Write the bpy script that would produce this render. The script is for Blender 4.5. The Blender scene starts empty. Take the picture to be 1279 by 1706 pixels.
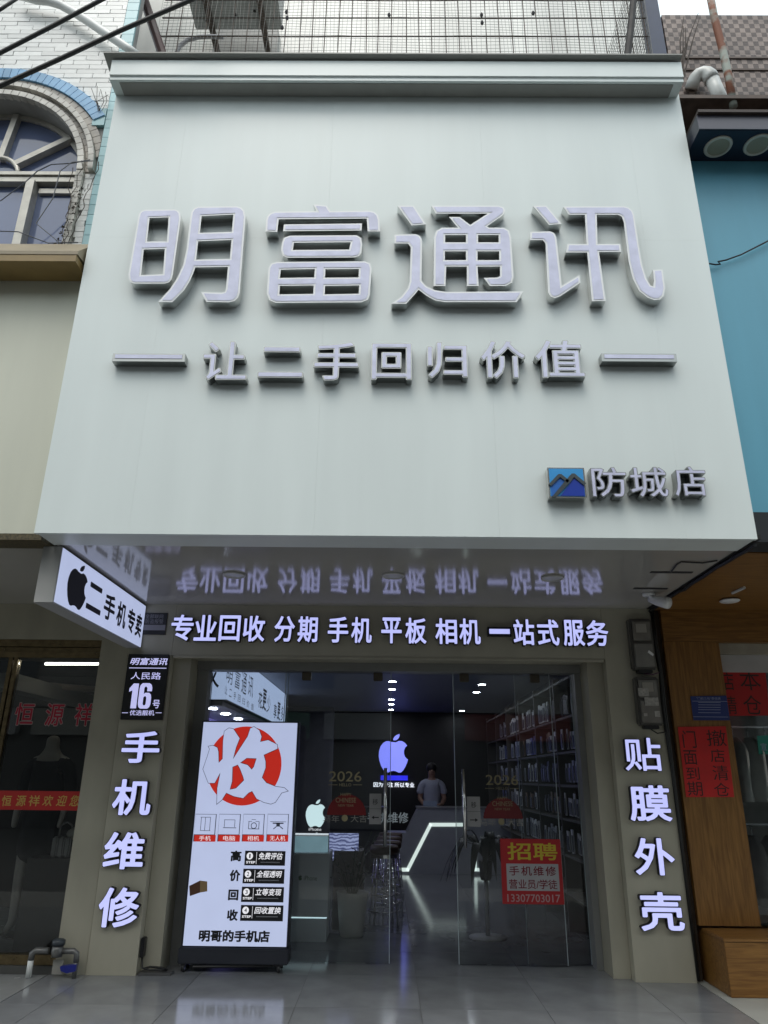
import bpy, bmesh, math, random
import numpy as np
from mathutils import Vector, Matrix
random.seed(7)
SC = bpy.context.scene
COL = SC.collection
# ------------------------------------------------------------------ camera
CF, CP, CY, CR = 1200.44, .3528, .0079, .0111          # focal (px of 1279x1706), pitch, yaw, roll
CO = Vector((-.0348, -6.6372, 1.5))
fw = Vector((-math.sin(CY)*math.cos(CP), math.cos(CY)*math.cos(CP), math.sin(CP)))
rt = fw.cross(Vector((0, 0, 1))).normalized(); up = rt.cross(fw)
rt, up = math.cos(CR)*rt+math.sin(CR)*up, -math.sin(CR)*rt+math.cos(CR)*up
cd = bpy.data.cameras.new('camera'); cam = bpy.data.objects.new('camera', cd); COL.objects.link(cam)
cd.sensor_fit = 'VERTICAL'; cd.sensor_height = 36; cd.lens = CF/1706*36; cd.clip_start = .05; cd.clip_end = 1000
M4 = Matrix((rt, up, -fw)).transposed().to_4x4(); M4.translation = CO
cam.matrix_world = M4; SC.camera = cam
# ------------------------------------------------------------------ sky, sun, exposure
W = bpy.data.worlds.new('World'); SC.world = W; W.use_nodes = True
nt = W.node_tree; nt.nodes.clear()
sky = nt.nodes.new('ShaderNodeTexSky'); sky.sky_type = 'NISHITA'; sky.sun_disc = False
SUN_EL, SUN_AZ = math.radians(62), math.radians(195)
sky.sun_elevation = SUN_EL; sky.sun_rotation = SUN_AZ; sky.dust_density = 9; sky.air_density = 1.0; sky.ozone_density = 1.0
bg = nt.nodes.new('ShaderNodeBackground'); bg.inputs[1].default_value = .11
cl = nt.nodes.new('ShaderNodeMixRGB'); cl.inputs[0].default_value = .8; cl.inputs[2].default_value = (7.6, 8.6, 9.0, 1)   # even cloud cover over the clear sky
wo = nt.nodes.new('ShaderNodeOutputWorld'); nt.links.new(sky.outputs[0], cl.inputs[1]); nt.links.new(cl.outputs[0], bg.inputs[0]); nt.links.new(bg.outputs[0], wo.inputs[0])
sl = bpy.data.lights.new('sun', 'SUN'); sl.energy = .6; sl.angle = math.radians(30); sl.color = (1, .97, .92)
so = bpy.data.objects.new('sun', sl); COL.objects.link(so)
sd = Vector((math.sin(SUN_AZ)*math.cos(SUN_EL), math.cos(SUN_AZ)*math.cos(SUN_EL), math.sin(SUN_EL)))
so.rotation_euler = sd.to_track_quat('Z', 'Y').to_euler(); so.location = (0, -8, 20)
vs = SC.view_settings; vs.view_transform = 'Standard'; vs.look = 'None'; vs.exposure = .74; vs.gamma = 1
SC.render.engine = 'CYCLES'; SC.cycles.use_denoising = True; SC.cycles.max_bounces = 8
SC.cycles.transparent_max_bounces = 16; SC.cycles.caustics_reflective = False; SC.cycles.caustics_refractive = False
SC.cycles.sample_clamp_indirect = 4

# ------------------------------------------------------------------ measuring: picture point -> point on a real plane
def ray(px, py): return fw+rt*((px-639.5)/CF)-up*((py-853)/CF)
def atY(px, py, y): d = ray(px, py); return CO+d*((y-CO.y)/d.y)
def atZ(px, py, z): d = ray(px, py); return CO+d*((z-CO.z)/d.z)
def atX(px, py, x): d = ray(px, py); return CO+d*((x-CO.x)/d.x)

# ------------------------------------------------------------------ materials
MATS = {}
def mat(name, col, rough=.5, metal=0, spec=.5, var=.08, scale=6, bump=0, bscale=60, emit=None, es=0, streak=0, orand=0):
    if name in MATS: return MATS[name]
    m = bpy.data.materials.new(name); m.use_nodes = True; n = m.node_tree.nodes; l = m.node_tree.links
    b = n['Principled BSDF']; b.inputs['Roughness'].default_value = rough; b.inputs['Metallic'].default_value = metal
    b.inputs['Specular IOR Level'].default_value = spec
    c = (*col, 1); b.inputs['Base Color'].default_value = c
    tc = n.new('ShaderNodeTexCoord')
    if var:
        no = n.new('ShaderNodeTexNoise'); no.inputs['Scale'].default_value = scale; no.inputs['Detail'].default_value = 6
        mp = n.new('ShaderNodeMapping'); l.new(tc.outputs['Object'], mp.inputs[0]); l.new(mp.outputs[0], no.inputs[0])
        if streak: mp.inputs['Scale'].default_value = (1, 1, streak)
        r = n.new('ShaderNodeMapRange'); r.inputs[1].default_value = .3; r.inputs[2].default_value = .7
        r.inputs[3].default_value = 1-var; r.inputs[4].default_value = 1+var*.6
        l.new(no.outputs[0], r.inputs[0])
        mx = n.new('ShaderNodeVectorMath'); mx.operation = 'SCALE'; mx.inputs[0].default_value = col
        sv_ = r.outputs[0]
        if orand:
            oi = n.new('ShaderNodeObjectInfo'); r2 = n.new('ShaderNodeMapRange'); r2.inputs[3].default_value = 1-orand; r2.inputs[4].default_value = 1+orand*.4; l.new(oi.outputs['Random'], r2.inputs[0])
            mu = n.new('ShaderNodeMath'); mu.operation = 'MULTIPLY'; l.new(sv_, mu.inputs[0]); l.new(r2.outputs[0], mu.inputs[1]); sv_ = mu.outputs[0]
        l.new(sv_, mx.inputs['Scale']); l.new(mx.outputs[0], b.inputs['Base Color'])
        rr = n.new('ShaderNodeMapRange'); rr.inputs[3].default_value = rough*.75; rr.inputs[4].default_value = min(1, rough*1.25)
        l.new(no.outputs[0], rr.inputs[0]); l.new(rr.outputs[0], b.inputs['Roughness'])
    if bump:
        n2 = n.new('ShaderNodeTexNoise'); n2.inputs['Scale'].default_value = bscale; l.new(tc.outputs['Object'], n2.inputs[0])
        bp = n.new('ShaderNodeBump'); bp.inputs['Strength'].default_value = bump; bp.inputs['Distance'].default_value = .01
        l.new(n2.outputs[0], bp.inputs['Height']); l.new(bp.outputs[0], b.inputs['Normal'])
    if emit: b.inputs['Emission Color'].default_value = (*emit, 1); b.inputs['Emission Strength'].default_value = es
    MATS[name] = m; return m
def wood(name, c1, c2, axis, rough=.45):
    m = bpy.data.materials.new(name); m.use_nodes = True; n = m.node_tree.nodes; l = m.node_tree.links; b = n['Principled BSDF']
    tc = n.new('ShaderNodeTexCoord'); mp = n.new('ShaderNodeMapping'); l.new(tc.outputs['Object'], mp.inputs[0])
    s = [14, 14, 14]; s[axis] = .9; mp.inputs['Scale'].default_value = s
    no = n.new('ShaderNodeTexNoise'); no.inputs['Scale'].default_value = 3; no.inputs['Detail'].default_value = 8; no.inputs['Distortion'].default_value = 1.2
    l.new(mp.outputs[0], no.inputs[0])
    cr = n.new('ShaderNodeValToRGB'); cr.color_ramp.elements[0].position = .35; cr.color_ramp.elements[1].position = .68
    cr.color_ramp.elements[0].color = (*c1, 1); cr.color_ramp.elements[1].color = (*c2, 1)
    l.new(no.outputs[0], cr.inputs[0]); l.new(cr.outputs[0], b.inputs['Base Color']); b.inputs['Roughness'].default_value = rough
    bp = n.new('ShaderNodeBump'); bp.inputs['Strength'].default_value = .15; l.new(no.outputs[0], bp.inputs['Height']); l.new(bp.outputs[0], b.inputs['Normal'])
    MATS[name] = m; return m
def emis(name, col, s, var=.0, base=None):
    m = bpy.data.materials.new(name); m.use_nodes = True; n = m.node_tree.nodes; l = m.node_tree.links; b = n['Principled BSDF']
    b.inputs['Base Color'].default_value = (*(base or (.3, .3, .3)), 1); b.inputs['Roughness'].default_value = .35
    b.inputs['Emission Color'].default_value = (*col, 1); b.inputs['Emission Strength'].default_value = s
    if var:
        tc = n.new('ShaderNodeTexCoord'); no = n.new('ShaderNodeTexNoise'); no.inputs['Scale'].default_value = 5; l.new(tc.outputs['Object'], no.inputs[0])
        r = n.new('ShaderNodeMapRange'); r.inputs[3].default_value = s*(1-var); r.inputs[4].default_value = s*(1+var); l.new(no.outputs[0], r.inputs[0]); l.new(r.outputs[0], b.inputs['Emission Strength'])
    MATS[name] = m; return m
def glassmat(name, tint, refl=1.0, rough=.0):
    m = bpy.data.materials.new(name); m.use_nodes = True; n = m.node_tree.nodes; l = m.node_tree.links; n.remove(n['Principled BSDF'])
    t = n.new('ShaderNodeBsdfTransparent'); t.inputs[0].default_value = (*tint, 1)
    g = n.new('ShaderNodeBsdfGlossy'); g.inputs['Roughness'].default_value = rough; g.inputs[0].default_value = (refl, refl, refl, 1)
    f = n.new('ShaderNodeFresnel'); f.inputs[0].default_value = 1.5
    mx = n.new('ShaderNodeMixShader'); l.new(f.outputs[0], mx.inputs[0]); l.new(t.outputs[0], mx.inputs[1]); l.new(g.outputs[0], mx.inputs[2])
    l.new(mx.outputs[0], n['Material Output'].inputs[0]); MATS[name] = m; return m

# ------------------------------------------------------------------ mesh helpers
OFF = {}
class MB:
    def __init__(s): s.v = []; s.f = []
    def add(s, vs_, fs_):
        o = len(s.v); s.v += [tuple(v) for v in vs_]; s.f += [tuple(i+o for i in f) for f in fs_]; return s
    def box(s, x0, x1, y0, y1, z0, z1):
        return s.add([(x, y, z) for x in (x0, x1) for y in (y0, y1) for z in (z0, z1)],
                     [(0, 1, 3, 2), (4, 6, 7, 5), (0, 4, 5, 1), (2, 3, 7, 6), (0, 2, 6, 4), (1, 5, 7, 3)])
    def quad(s, a, b, c, d): return s.add([a, b, c, d], [(0, 1, 2, 3)])
    def slab(s, pts, n):                                   # polygon pts extruded by vector n
        n = Vector(n); k = len(pts); P = [Vector(p) for p in pts]
        return s.add(P+[p+n for p in P], [tuple(range(k))[::-1], tuple(range(k, 2*k))]+[(i, (i+1) % k, k+(i+1) % k, k+i) for i in range(k)])
    def tube(s, pts, r, n=8, cap=True):
        P = [Vector(p) for p in pts]; R = r if isinstance(r, (list, tuple)) else [r]*len(P); vs_, fs_ = [], []
        t0 = (P[1]-P[0]).normalized(); a = Vector((0, 0, 1)) if abs(t0.z) < .9 else Vector((1, 0, 0))
        u = t0.cross(a).normalized()
        for i, p in enumerate(P):
            t = ((P[min(i+1, len(P)-1)]-P[max(i-1, 0)])).normalized()
            u = (u-t*u.dot(t)).normalized(); w = t.cross(u)
            vs_ += [p+(u*math.cos(2*math.pi*k/n)+w*math.sin(2*math.pi*k/n))*R[i] for k in range(n)]
        for i in range(len(P)-1):
            fs_ += [(i*n+k, i*n+(k+1) % n, (i+1)*n+(k+1) % n, (i+1)*n+k) for k in range(n)]
        if cap: fs_ += [tuple(range(n))[::-1], tuple(range((len(P)-1)*n, len(P)*n))]
        return s.add(vs_, fs_)
    def lathe(s, prof, c, n=24, axis='Z'):
        vs_, fs_ = [], []; c = Vector(c)
        for r, h in prof:
            for k in range(n):
                a = 2*math.pi*k/n; q = Vector((r*math.cos(a), r*math.sin(a), h))
                if axis == 'Y': q = Vector((q.x, h, q.y))
                if axis == 'X': q = Vector((h, q.x, q.y))
                vs_.append(c+q)
        m = len(prof)
        for i in range(m-1): fs_ += [(i*n+k, i*n+(k+1) % n, (i+1)*n+(k+1) % n, (i+1)*n+k) for k in range(n)]
        if prof[0][0] > 0 and abs(prof[0][0]-prof[-1][0]) < 1e-9: fs_ += [((m-1)*n+k, (m-1)*n+(k+1) % n, (k+1) % n, k) for k in range(n)]
        else: fs_ += [tuple(range(n))[::-1], tuple(range((m-1)*n, m*n))]
        return s.add(vs_, fs_)
    def build(s, name, m, parent=None, smooth=False, bevel=0):
        off = OFF.get(parent, Vector()) if parent else Vector()
        me = bpy.data.meshes.new(name); me.from_pydata([tuple(Vector(v)-off) for v in s.v], [], s.f); me.materials.append(m)
        if len(s.f) < 20000:
            bm = bmesh.new(); bm.from_mesh(me); bmesh.ops.recalc_face_normals(bm, faces=bm.faces)
            if bevel: bmesh.ops.bevel(bm, geom=list(bm.edges), offset=bevel, segments=2, affect='EDGES', clamp_overlap=True)
            bm.to_mesh(me); bm.free()
        if smooth: me.polygons.foreach_set('use_smooth', [True]*len(me.polygons))
        o = bpy.data.objects.new(name, me); COL.objects.link(o)
        if parent: o.parent = parent; OFF[o] = off
        return o
def tag(o, label=None, cat=None, group=None, kind=None):
    if label: o['label'] = label
    if cat: o['category'] = cat
    if group: o['group'] = group
    if kind: o['kind'] = kind
    return o
def thing(name, loc, label, cat, group=None):
    o = bpy.data.objects.new(name, None); COL.objects.link(o); o.location = loc; o.empty_display_size = .1; OFF[o] = Vector(loc)
    return tag(o, label, cat, group)
def bx(name, m, parent, *b, bevel=0): return MB().box(*b).build(name, m, parent, bevel=bevel)
def copy_tree(o, parent=None):
    c = o.copy(); COL.objects.link(c); c.parent = parent
    for ch in list(o.children): copy_tree(ch, c)
    return c

# ------------------------------------------------------------------ lettering
def eval_curve(cu):
    o = bpy.data.objects.new('tmp', cu); me = bpy.data.meshes.new_from_object(o)
    v = [tuple(p.co) for p in me.vertices]; f = [tuple(p.vertices) for p in me.polygons]
    bpy.data.objects.remove(o); bpy.data.meshes.remove(me); bpy.data.curves.remove(cu); return v, f
TC = {}
def raw_glyph(s, shear=0., track=1.):
    c = bpy.data.curves.new('t', 'FONT'); c.body = s; c.resolution_u = 3; c.shear = shear; c.space_character = track; c.fill_mode = 'FRONT'
    return eval_curve(c)
def simplify(p, tol):
    if len(p) < 3: return p
    a, b = np.array(p[0]), np.array(p[-1]); q = np.array(p[1:-1]); d = b-a; L = np.hypot(*d)
    h = np.abs((q[:, 0]-a[0])*d[1]-(q[:, 1]-a[1])*d[0])/L if L > 1e-9 else np.hypot(*(q-a).T)
    i = int(h.argmax())
    if h[i] < tol: return [p[0], p[-1]]
    return simplify(p[:i+2], tol)[:-1]+simplify(p[i+1:], tol)
def thicken(geo, bold):
    """outline loops of a glyph grown by a distance (distance field + contour)"""
    V = np.array(geo[0])[:, :2]; cnt = {}
    for f in geo[1]:
        for a, b in zip(f, f[1:]+f[:1]): k = (min(a, b), max(a, b)); cnt[k] = cnt.get(k, 0)+1
    E = np.array([k for k, n in cnt.items() if n == 1]); A, Bv = V[E[:, 0]], V[E[:, 1]]
    st = 1/72; lo = V.min(0)-bold-3*st; hi = V.max(0)+bold+3*st
    nx, ny = (np.ceil((hi-lo)/st)).astype(int)+1
    X, Yg = np.meshgrid(lo[0]+np.arange(nx)*st, lo[1]+np.arange(ny)*st, indexing='ij'); Q = np.stack([X.ravel(), Yg.ravel()], 1)
    dmin = np.full(len(Q), 9.); ins = np.zeros(len(Q), bool)
    for a, b in zip(A, Bv):
        d = b-a; L2 = max(d@d, 1e-12); t = np.clip(((Q-a)@d)/L2, 0, 1); dmin = np.minimum(dmin, np.hypot(*(Q-a-t[:, None]*d).T))
        c = (a[1] > Q[:, 1]) != (b[1] > Q[:, 1])
        if d[1]: ins ^= c & (Q[:, 0] < a[0]+d[0]*(Q[:, 1]-a[1])/d[1])
    F = np.where(ins, dmin, -dmin).reshape(nx, ny)+bold+1e-7
    seg = {}
    def ip(i, j, k, l):
        t = F[i, j]/(F[i, j]-F[k, l]); return ('h' if j == l else 'v', i, j), (lo[0]+(i+t*(k-i))*st, lo[1]+(j+t*(l-j))*st)
    pos = {}
    S_ = F > 0
    cells = np.argwhere((S_[:-1, :-1] != S_[1:, :-1]) | (S_[:-1, :-1] != S_[:-1, 1:]) | (S_[1:, 1:] != S_[1:, :-1]) | (S_[1:, 1:] != S_[:-1, 1:]))
    for i, j in cells:
        e = []
        for (a, b, c, d) in ((i, j, i+1, j), (i+1, j, i+1, j+1), (i, j+1, i+1, j+1), (i, j, i, j+1)):
            if S_[a, b] != S_[c, d]: k, p = ip(a, b, c, d); pos[k] = p; e.append(k)
        pairs = [(e[0], e[1])] if len(e) == 2 else ([(e[0], e[1]), (e[2], e[3])] if S_[i, j] == (F[i:i+2, j:j+2].mean() > 0) and not S_[i, j] or (S_[i, j] and F[i:i+2, j:j+2].mean() > 0) else [(e[0], e[3]), (e[1], e[2])])
        for a, b in pairs: seg.setdefault(a, []).append(b); seg.setdefault(b, []).append(a)
    loops, seen = [], set()
    for k in seg:
        if k in seen: continue
        lp = [k]; seen.add(k); cur = k
        while True:
            nx_ = [q for q in seg[cur] if q not in seen]
            if not nx_: break
            cur = nx_[0]; seen.add(cur); lp.append(cur)
        P_ = [pos[q] for q in lp]; h_ = len(P_)//2
        if len(P_) > 6: loops.append(simplify(P_[:h_+1], .0028)[:-1]+simplify(P_[h_:]+P_[:1], .0028)[:-1])
    return [l for l in loops if len(l) > 2]
def glyph(s, bold=0., depth=0., shear=0., track=1.):
    k = (s, round(bold, 4), depth > 0, shear, track)
    if k not in TC:
        if not bold and not depth: TC[k] = raw_glyph(s, shear, track)
        else:
            if k[:2] not in TC: TC[k[:2]] = thicken(raw_glyph(s, shear, track), bold)
            TC[k] = outline(TC[k[:2]], 0, depth)
    return TC[k]
def outline(polys, off=0., depth=0.):
    c = bpy.data.curves.new('c', 'CURVE'); c.dimensions = '2D'; c.fill_mode = 'BOTH' if depth > 0 else 'FRONT'; c.offset = off; c.extrude = .5 if depth > 0 else 0
    for p in polys:
        sp = c.splines.new('POLY'); sp.points.add(len(p)-1); sp.use_cyclic_u = True
        for q, (x, y) in zip(sp.points, p): q.co = (x, y, 0, 1)
    return eval_curve(c)
def bbox(v): xs = [p[0] for p in v]; ys = [p[1] for p in v]; return min(xs), max(xs), min(ys), max(ys)
def place(geo, ref, C, w, h, u, v, n, front, depth, name, m, parent):
    """geometry scaled so the bbox of ref spans w x h round C; front face at C + n*front, running back by depth"""
    x0, x1, y0, y1 = bbox(ref); u, v, n, C = Vector(u), Vector(v), Vector(n), Vector(C)
    sx = w/(x1-x0); sy = h/max(y1-y0, 1e-6)
    P = [C+u*((x-(x0+x1)/2)*sx)+v*((y-(y0+y1)/2)*sy)+n*(front+(z-.5)*depth if depth else front) for x, y, z in geo[0]]
    return MB().add(P, geo[1]).build(name, m, parent)
EX, EZ, NY = (1, 0, 0), (0, 0, 1), (0, -1, 0)
def pxrect(x0, x1, y0, y1, y):
    c = atY((x0+x1)/2, (y0+y1)/2, y); w = atY(x1, (y0+y1)/2, y).x-atY(x0, (y0+y1)/2, y).x
    h = atY((x0+x1)/2, y0, y).z-atY((x0+x1)/2, y1, y).z; return c, w, h
def printed(s, rect, y, m, parent, name='lettering', bold=0., shear=0., track=1., lift=.0015):
    """flat print on a plane facing the street"""
    c, w, h = pxrect(*rect, y); g = glyph(s, bold, 0, shear, track)
    return place(g, g[0], c, w, h, EX, EZ, NY, lift, 0, name, m, parent)
def channel(s, rect, y, parent, mbody, mface, bold, grow, depth, name='channel_letter'):
    """box letter standing off the wall plane y: body and lit face"""
    c, w, h = pxrect(*rect, y-depth); c.y = y
    gf = glyph(s, bold, 0); gb = glyph(s, bold+grow, .1)
    b = place(gb, gf[0], c, w, h, EX, EZ, NY, depth, depth, name, mbody, parent)
    place(gf, gf[0], c, w, h, EX, EZ, NY, depth+.003, 0, 'letter_face', mface, b); return b

# ------------------------------------------------------------------ palette
ACM = mat('white_composite', (.755, .825, .815), .36, var=.038, scale=3.5, streak=.12, bump=.06, bscale=1.6)
ACM_EDGE = mat('composite_edge', (.70, .74, .72), .4, var=.04)
BEIGE = mat('beige_cladding', (.43, .405, .32), .42, var=.12, scale=3, streak=.4)
BEIGE2 = mat('beige_cladding_worn', (.40, .375, .295), .45, var=.14, scale=4, streak=.4)
SOFFIT = mat('glossy_grey_soffit', (.42, .405, .38), .10, spec=1.0, var=.05, scale=2)
DARK = mat('dark_gap', (.02, .02, .02), .8, var=0)
BLACK = mat('black_plastic', (.012, .012, .014), .4, var=.1)
BLACKP = mat('black_print', (.01, .01, .012), .5, var=0)
STEEL = mat('brushed_steel', (.74, .74, .72), .16, metal=1, var=.03, scale=3)
STEELD = mat('dark_steel', (.36, .37, .36), .3, metal=1, var=.05, scale=4)
CHROME = mat('chrome', (.75, .75, .75), .12, metal=1, var=.05)
LAV = mat('lavender_acrylic_film', (.66, .675, .87), .13, spec=.8, var=.12, scale=9, bump=.35, bscale=9)
WHITE = mat('white_paint', (.80, .80, .80), .4, var=.04)
RIM = mat('white_letter_rim', (.93, .95, .96), .2, var=.02)
LIT = emis('lit_letter', (.50, .53, 1.0), .58, .10)
LITBOX = emis('backlit_panel', (.49, .56, .82), .48, .06)
LITBOX2 = emis('backlit_panel_soft', (.42, .53, .78), .48, .04)
RED = mat('red_paper', (.55, .014, .012), .6, var=.12, scale=8, bump=.2, bscale=8)
REDP = emis('red_backlit_print', (.42, .018, .010), .6, base=(.15, .01, .01))
GLASS = glassmat('door_glass', (.92, .94, .94), 1)
PVC = mat('white_pvc', (.72, .74, .72), .35, var=.12, scale=5, streak=.3)
CABLE = mat('black_cable', (.012, .012, .012), .5, var=.2)
WOODV = wood('wood_veneer_vertical', (.15, .064, .012), (.265, .128, .030), 2)
WOODH = wood('wood_veneer_horizontal', (.15, .064, .012), (.265, .128, .030), 0)

# ================================================================== SETTING
g = MB().quad((-300, -300, -.16), (300, -300, -.16), (300, 300, -.16), (-300, 300, -.16)).build('ground', mat('asphalt', (.06, .06, .06), .85, var=.25, scale=3, bump=.4, bscale=90)); tag(g, kind='structure')
pv = bx('pavement', mat('grey_paving', (.20, .20, .19), .7, var=.2, scale=4), None, -40, 40, -4.2, -3.0, -.15, -.006); tag(pv, kind='structure')
GROUT = mat('dark_grout', (.09, .09, .09), .8, var=.2)
TILE = mat('grey_polished_tile', (.225, .235, .245), .12, spec=.7, var=.20, scale=3.1, orand=.10)
fl = bx('floor', GROUT, None, -2.72, 2.44, -3.0, 9.3, -.15, -.004); tag(fl, kind='structure')
P = .87; me = None
for i in range(-4, 3):
    for j in range(-4, 11):
        x0, x1 = .21+i*P, .21+(i+1)*P; y0, y1 = .1+j*P, .1+(j+1)*P
        x0, x1 = max(x0, -2.715)+.002, min(x1, 2.435)-.002; y0, y1 = max(y0, -2.99)+.002, min(y1, 9.3)-.002
        if x1-x0 < .05 or y1-y0 < .05: continue
        full = abs(x1-x0-P) < .01 and abs(y1-y0-P) < .01
        if full and me:
            o = bpy.data.objects.new('tile', me); COL.objects.link(o)
        else:
            o = MB().box(-(x1-x0)/2, (x1-x0)/2, -(y1-y0)/2, (y1-y0)/2, -.006, 0).build('tile', TILE)
            if full: me = o.data
        o.location = ((x0+x1)/2, (y0+y1)/2, random.uniform(-.0008, .0004)); o.parent = fl
fr = bx('floor_neighbour_right', mat('pale_tile', (.42, .44, .41), .3, var=.08), None, 2.445, 12, -3.0, 4, -.15, -.002); tag(fr, kind='structure')
fL = bx('floor_neighbour_left', mat('grey_tile_left', (.28, .29, .29), .25, var=.08), None, -12, -2.725, -3.0, 4, -.15, -.002); tag(fL, kind='structure')

# ================================================================== OUR BUILDING
B = thing('shop_building', (0, 0, 0), 'beige shop building with pillars, header and grey soffit round the glass doors', 'building')
TILEW = mat('white_wall_tile', (.80, .80, .76), .3, var=.22, scale=2.5, streak=.12)
bx('upper_wall', TILEW, B, -3.4, 3.25, -.30, 9.3, 3.035, 14)
# pillars and header
bx('pillar', BEIGE, B, -2.42, -2.02, 0, .5, 0, 3.0)
bx('pillar', BEIGE2, B, -2.68, -2.426, .012, .5, 0, 3.0)
bx('pillar', BEIGE, B, 1.945, 2.43, 0, .5, 0, 3.0)
bx('header', BEIGE, B, -2.018, 1.943, 0, .5, 2.53, 3.0)
bx('header_trim', BEIGE2, B, -2.0, 1.93, -.008, .03, 2.505, 2.528)
bx('header_trim', mat('grey_frame', (.22, .22, .21), .4), B, -1.858, 1.798, .34, .52, 2.451, 2.529)
for x0, x1 in ((-2.018, -1.86), (1.80, 1.943)):
    bx('jamb', BEIGE2, B, x0, x1, .10, .52, 0, 2.528)
bx('jamb', mat('grey_frame', (.22, .22, .21), .4), B, -1.858, -1.75, .36, .50, 0, 2.45)
bx('jamb', MATS['grey_frame'], B, 1.74, 1.798, .36, .50, 0, 2.45)
# soffit
bx('soffit', SOFFIT, B, -2.36, 2.365, -1.86, -.002, 3.0, 3.03)
bx('soffit_lip', ACM_EDGE, B, -2.365, 2.368, -2.12, -1.864, 2.992, 3.03)
bx('light_stop_strip', DARK, B, 2.369, 2.424, -2.1, -.001, 3.004, 3.032); bx('light_stop_strip', DARK, B, -2.449, -2.366, -1.79, -.001, 3.006, 3.032)  # added dark strips, closing the side gaps where light leaked in
# interior shell
IW = mat('interior_dark_wall', (.05, .05, .055), .6, var=.1)
CEIL = mat('interior_ceiling', (.30, .32, .38), .5, var=.05)
bx('interior_ceiling', CEIL, B, -2.4, 2.4, .53, 9.25, 2.8, 2.86)
bx('interior_wall', IW, B, -2.45, -2.36, .53, 9.25, 0, 3.03)
bx('interior_wall', IW, B, 2.25, 2.34, .53, 9.25, 0, 3.03)
bx('interior_wall', mat('black_back_wall', (.018, .017, .017), .5), B, -2.36, 2.25, 9.2, 9.3, 0, 3.03)
bx('partition', mat('grey_panel', (.25, .25, .26), .5), B, -2.3, -1.1, 8.2, 8.3, 0, 2.8)

# ================================================================== FASCIA SIGN
S = -2.15
FS = thing('fascia_sign', (0, S, 3.0), 'large pale blue-white fascia signboard with four huge lavender characters', 'sign')
xs = [-2.372, -1.75, -.53, .69, 1.91, 2.372]
for i in range(5):
    for z0, z1 in ((2.985, 5.40), (5.4005, 7.08)):
        e = .00025
        bx('panel', ACM, FS, xs[i]+(e if i else 0), xs[i+1]-(e if i < 4 else 0), S, S+.03, z0, z1)
bx('backing', ACM_EDGE, FS, -2.36, 2.36, S+.032, S+.06, 3.035, 7.08)
for x0, x1 in ((-2.371, -2.345), (2.345, 2.371)): bx('side_return', ACM_EDGE, FS, x0, x1, S+.062, -.302, 3.04, 7.08)
# cornice: box with a lip and a wider cap
yc = -2.30
MB().slab([(-2.375, S-.003, 6.88), (-2.375, yc, 6.88), (-2.375, yc, 6.915), (-2.375, yc-.014, 6.92), (-2.375, yc-.014, 7.085), (-2.375, S-.003, 7.085)], (4.725, 0, 0)).build('cornice', ACM, FS)
bx('cornice_soffit', mat('grey_trim', (.30, .30, .28), .5), FS, -2.30, 2.275, yc+.025, S-.006, 6.874, 6.879)
MB().slab([(-2.44, S, 7.087), (-2.44, yc-.055, 7.115), (-2.44, yc-.055, 7.128), (-2.44, S, 7.14)], (4.79, 0, 0)).build('cornice_cap', MATS['grey_trim'], FS)
bx('roof_cap', MATS['grey_trim'], FS, -2.38, 2.38, S+.002, -.31, 7.087, 7.12)
Z3 = lambda pts: [(160+x/2.558, 300+y/2.558) for x, y in pts]
Z4 = lambda pts: [(640+x/2.1317, 300+y/2.1317) for x, y in pts]
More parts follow.
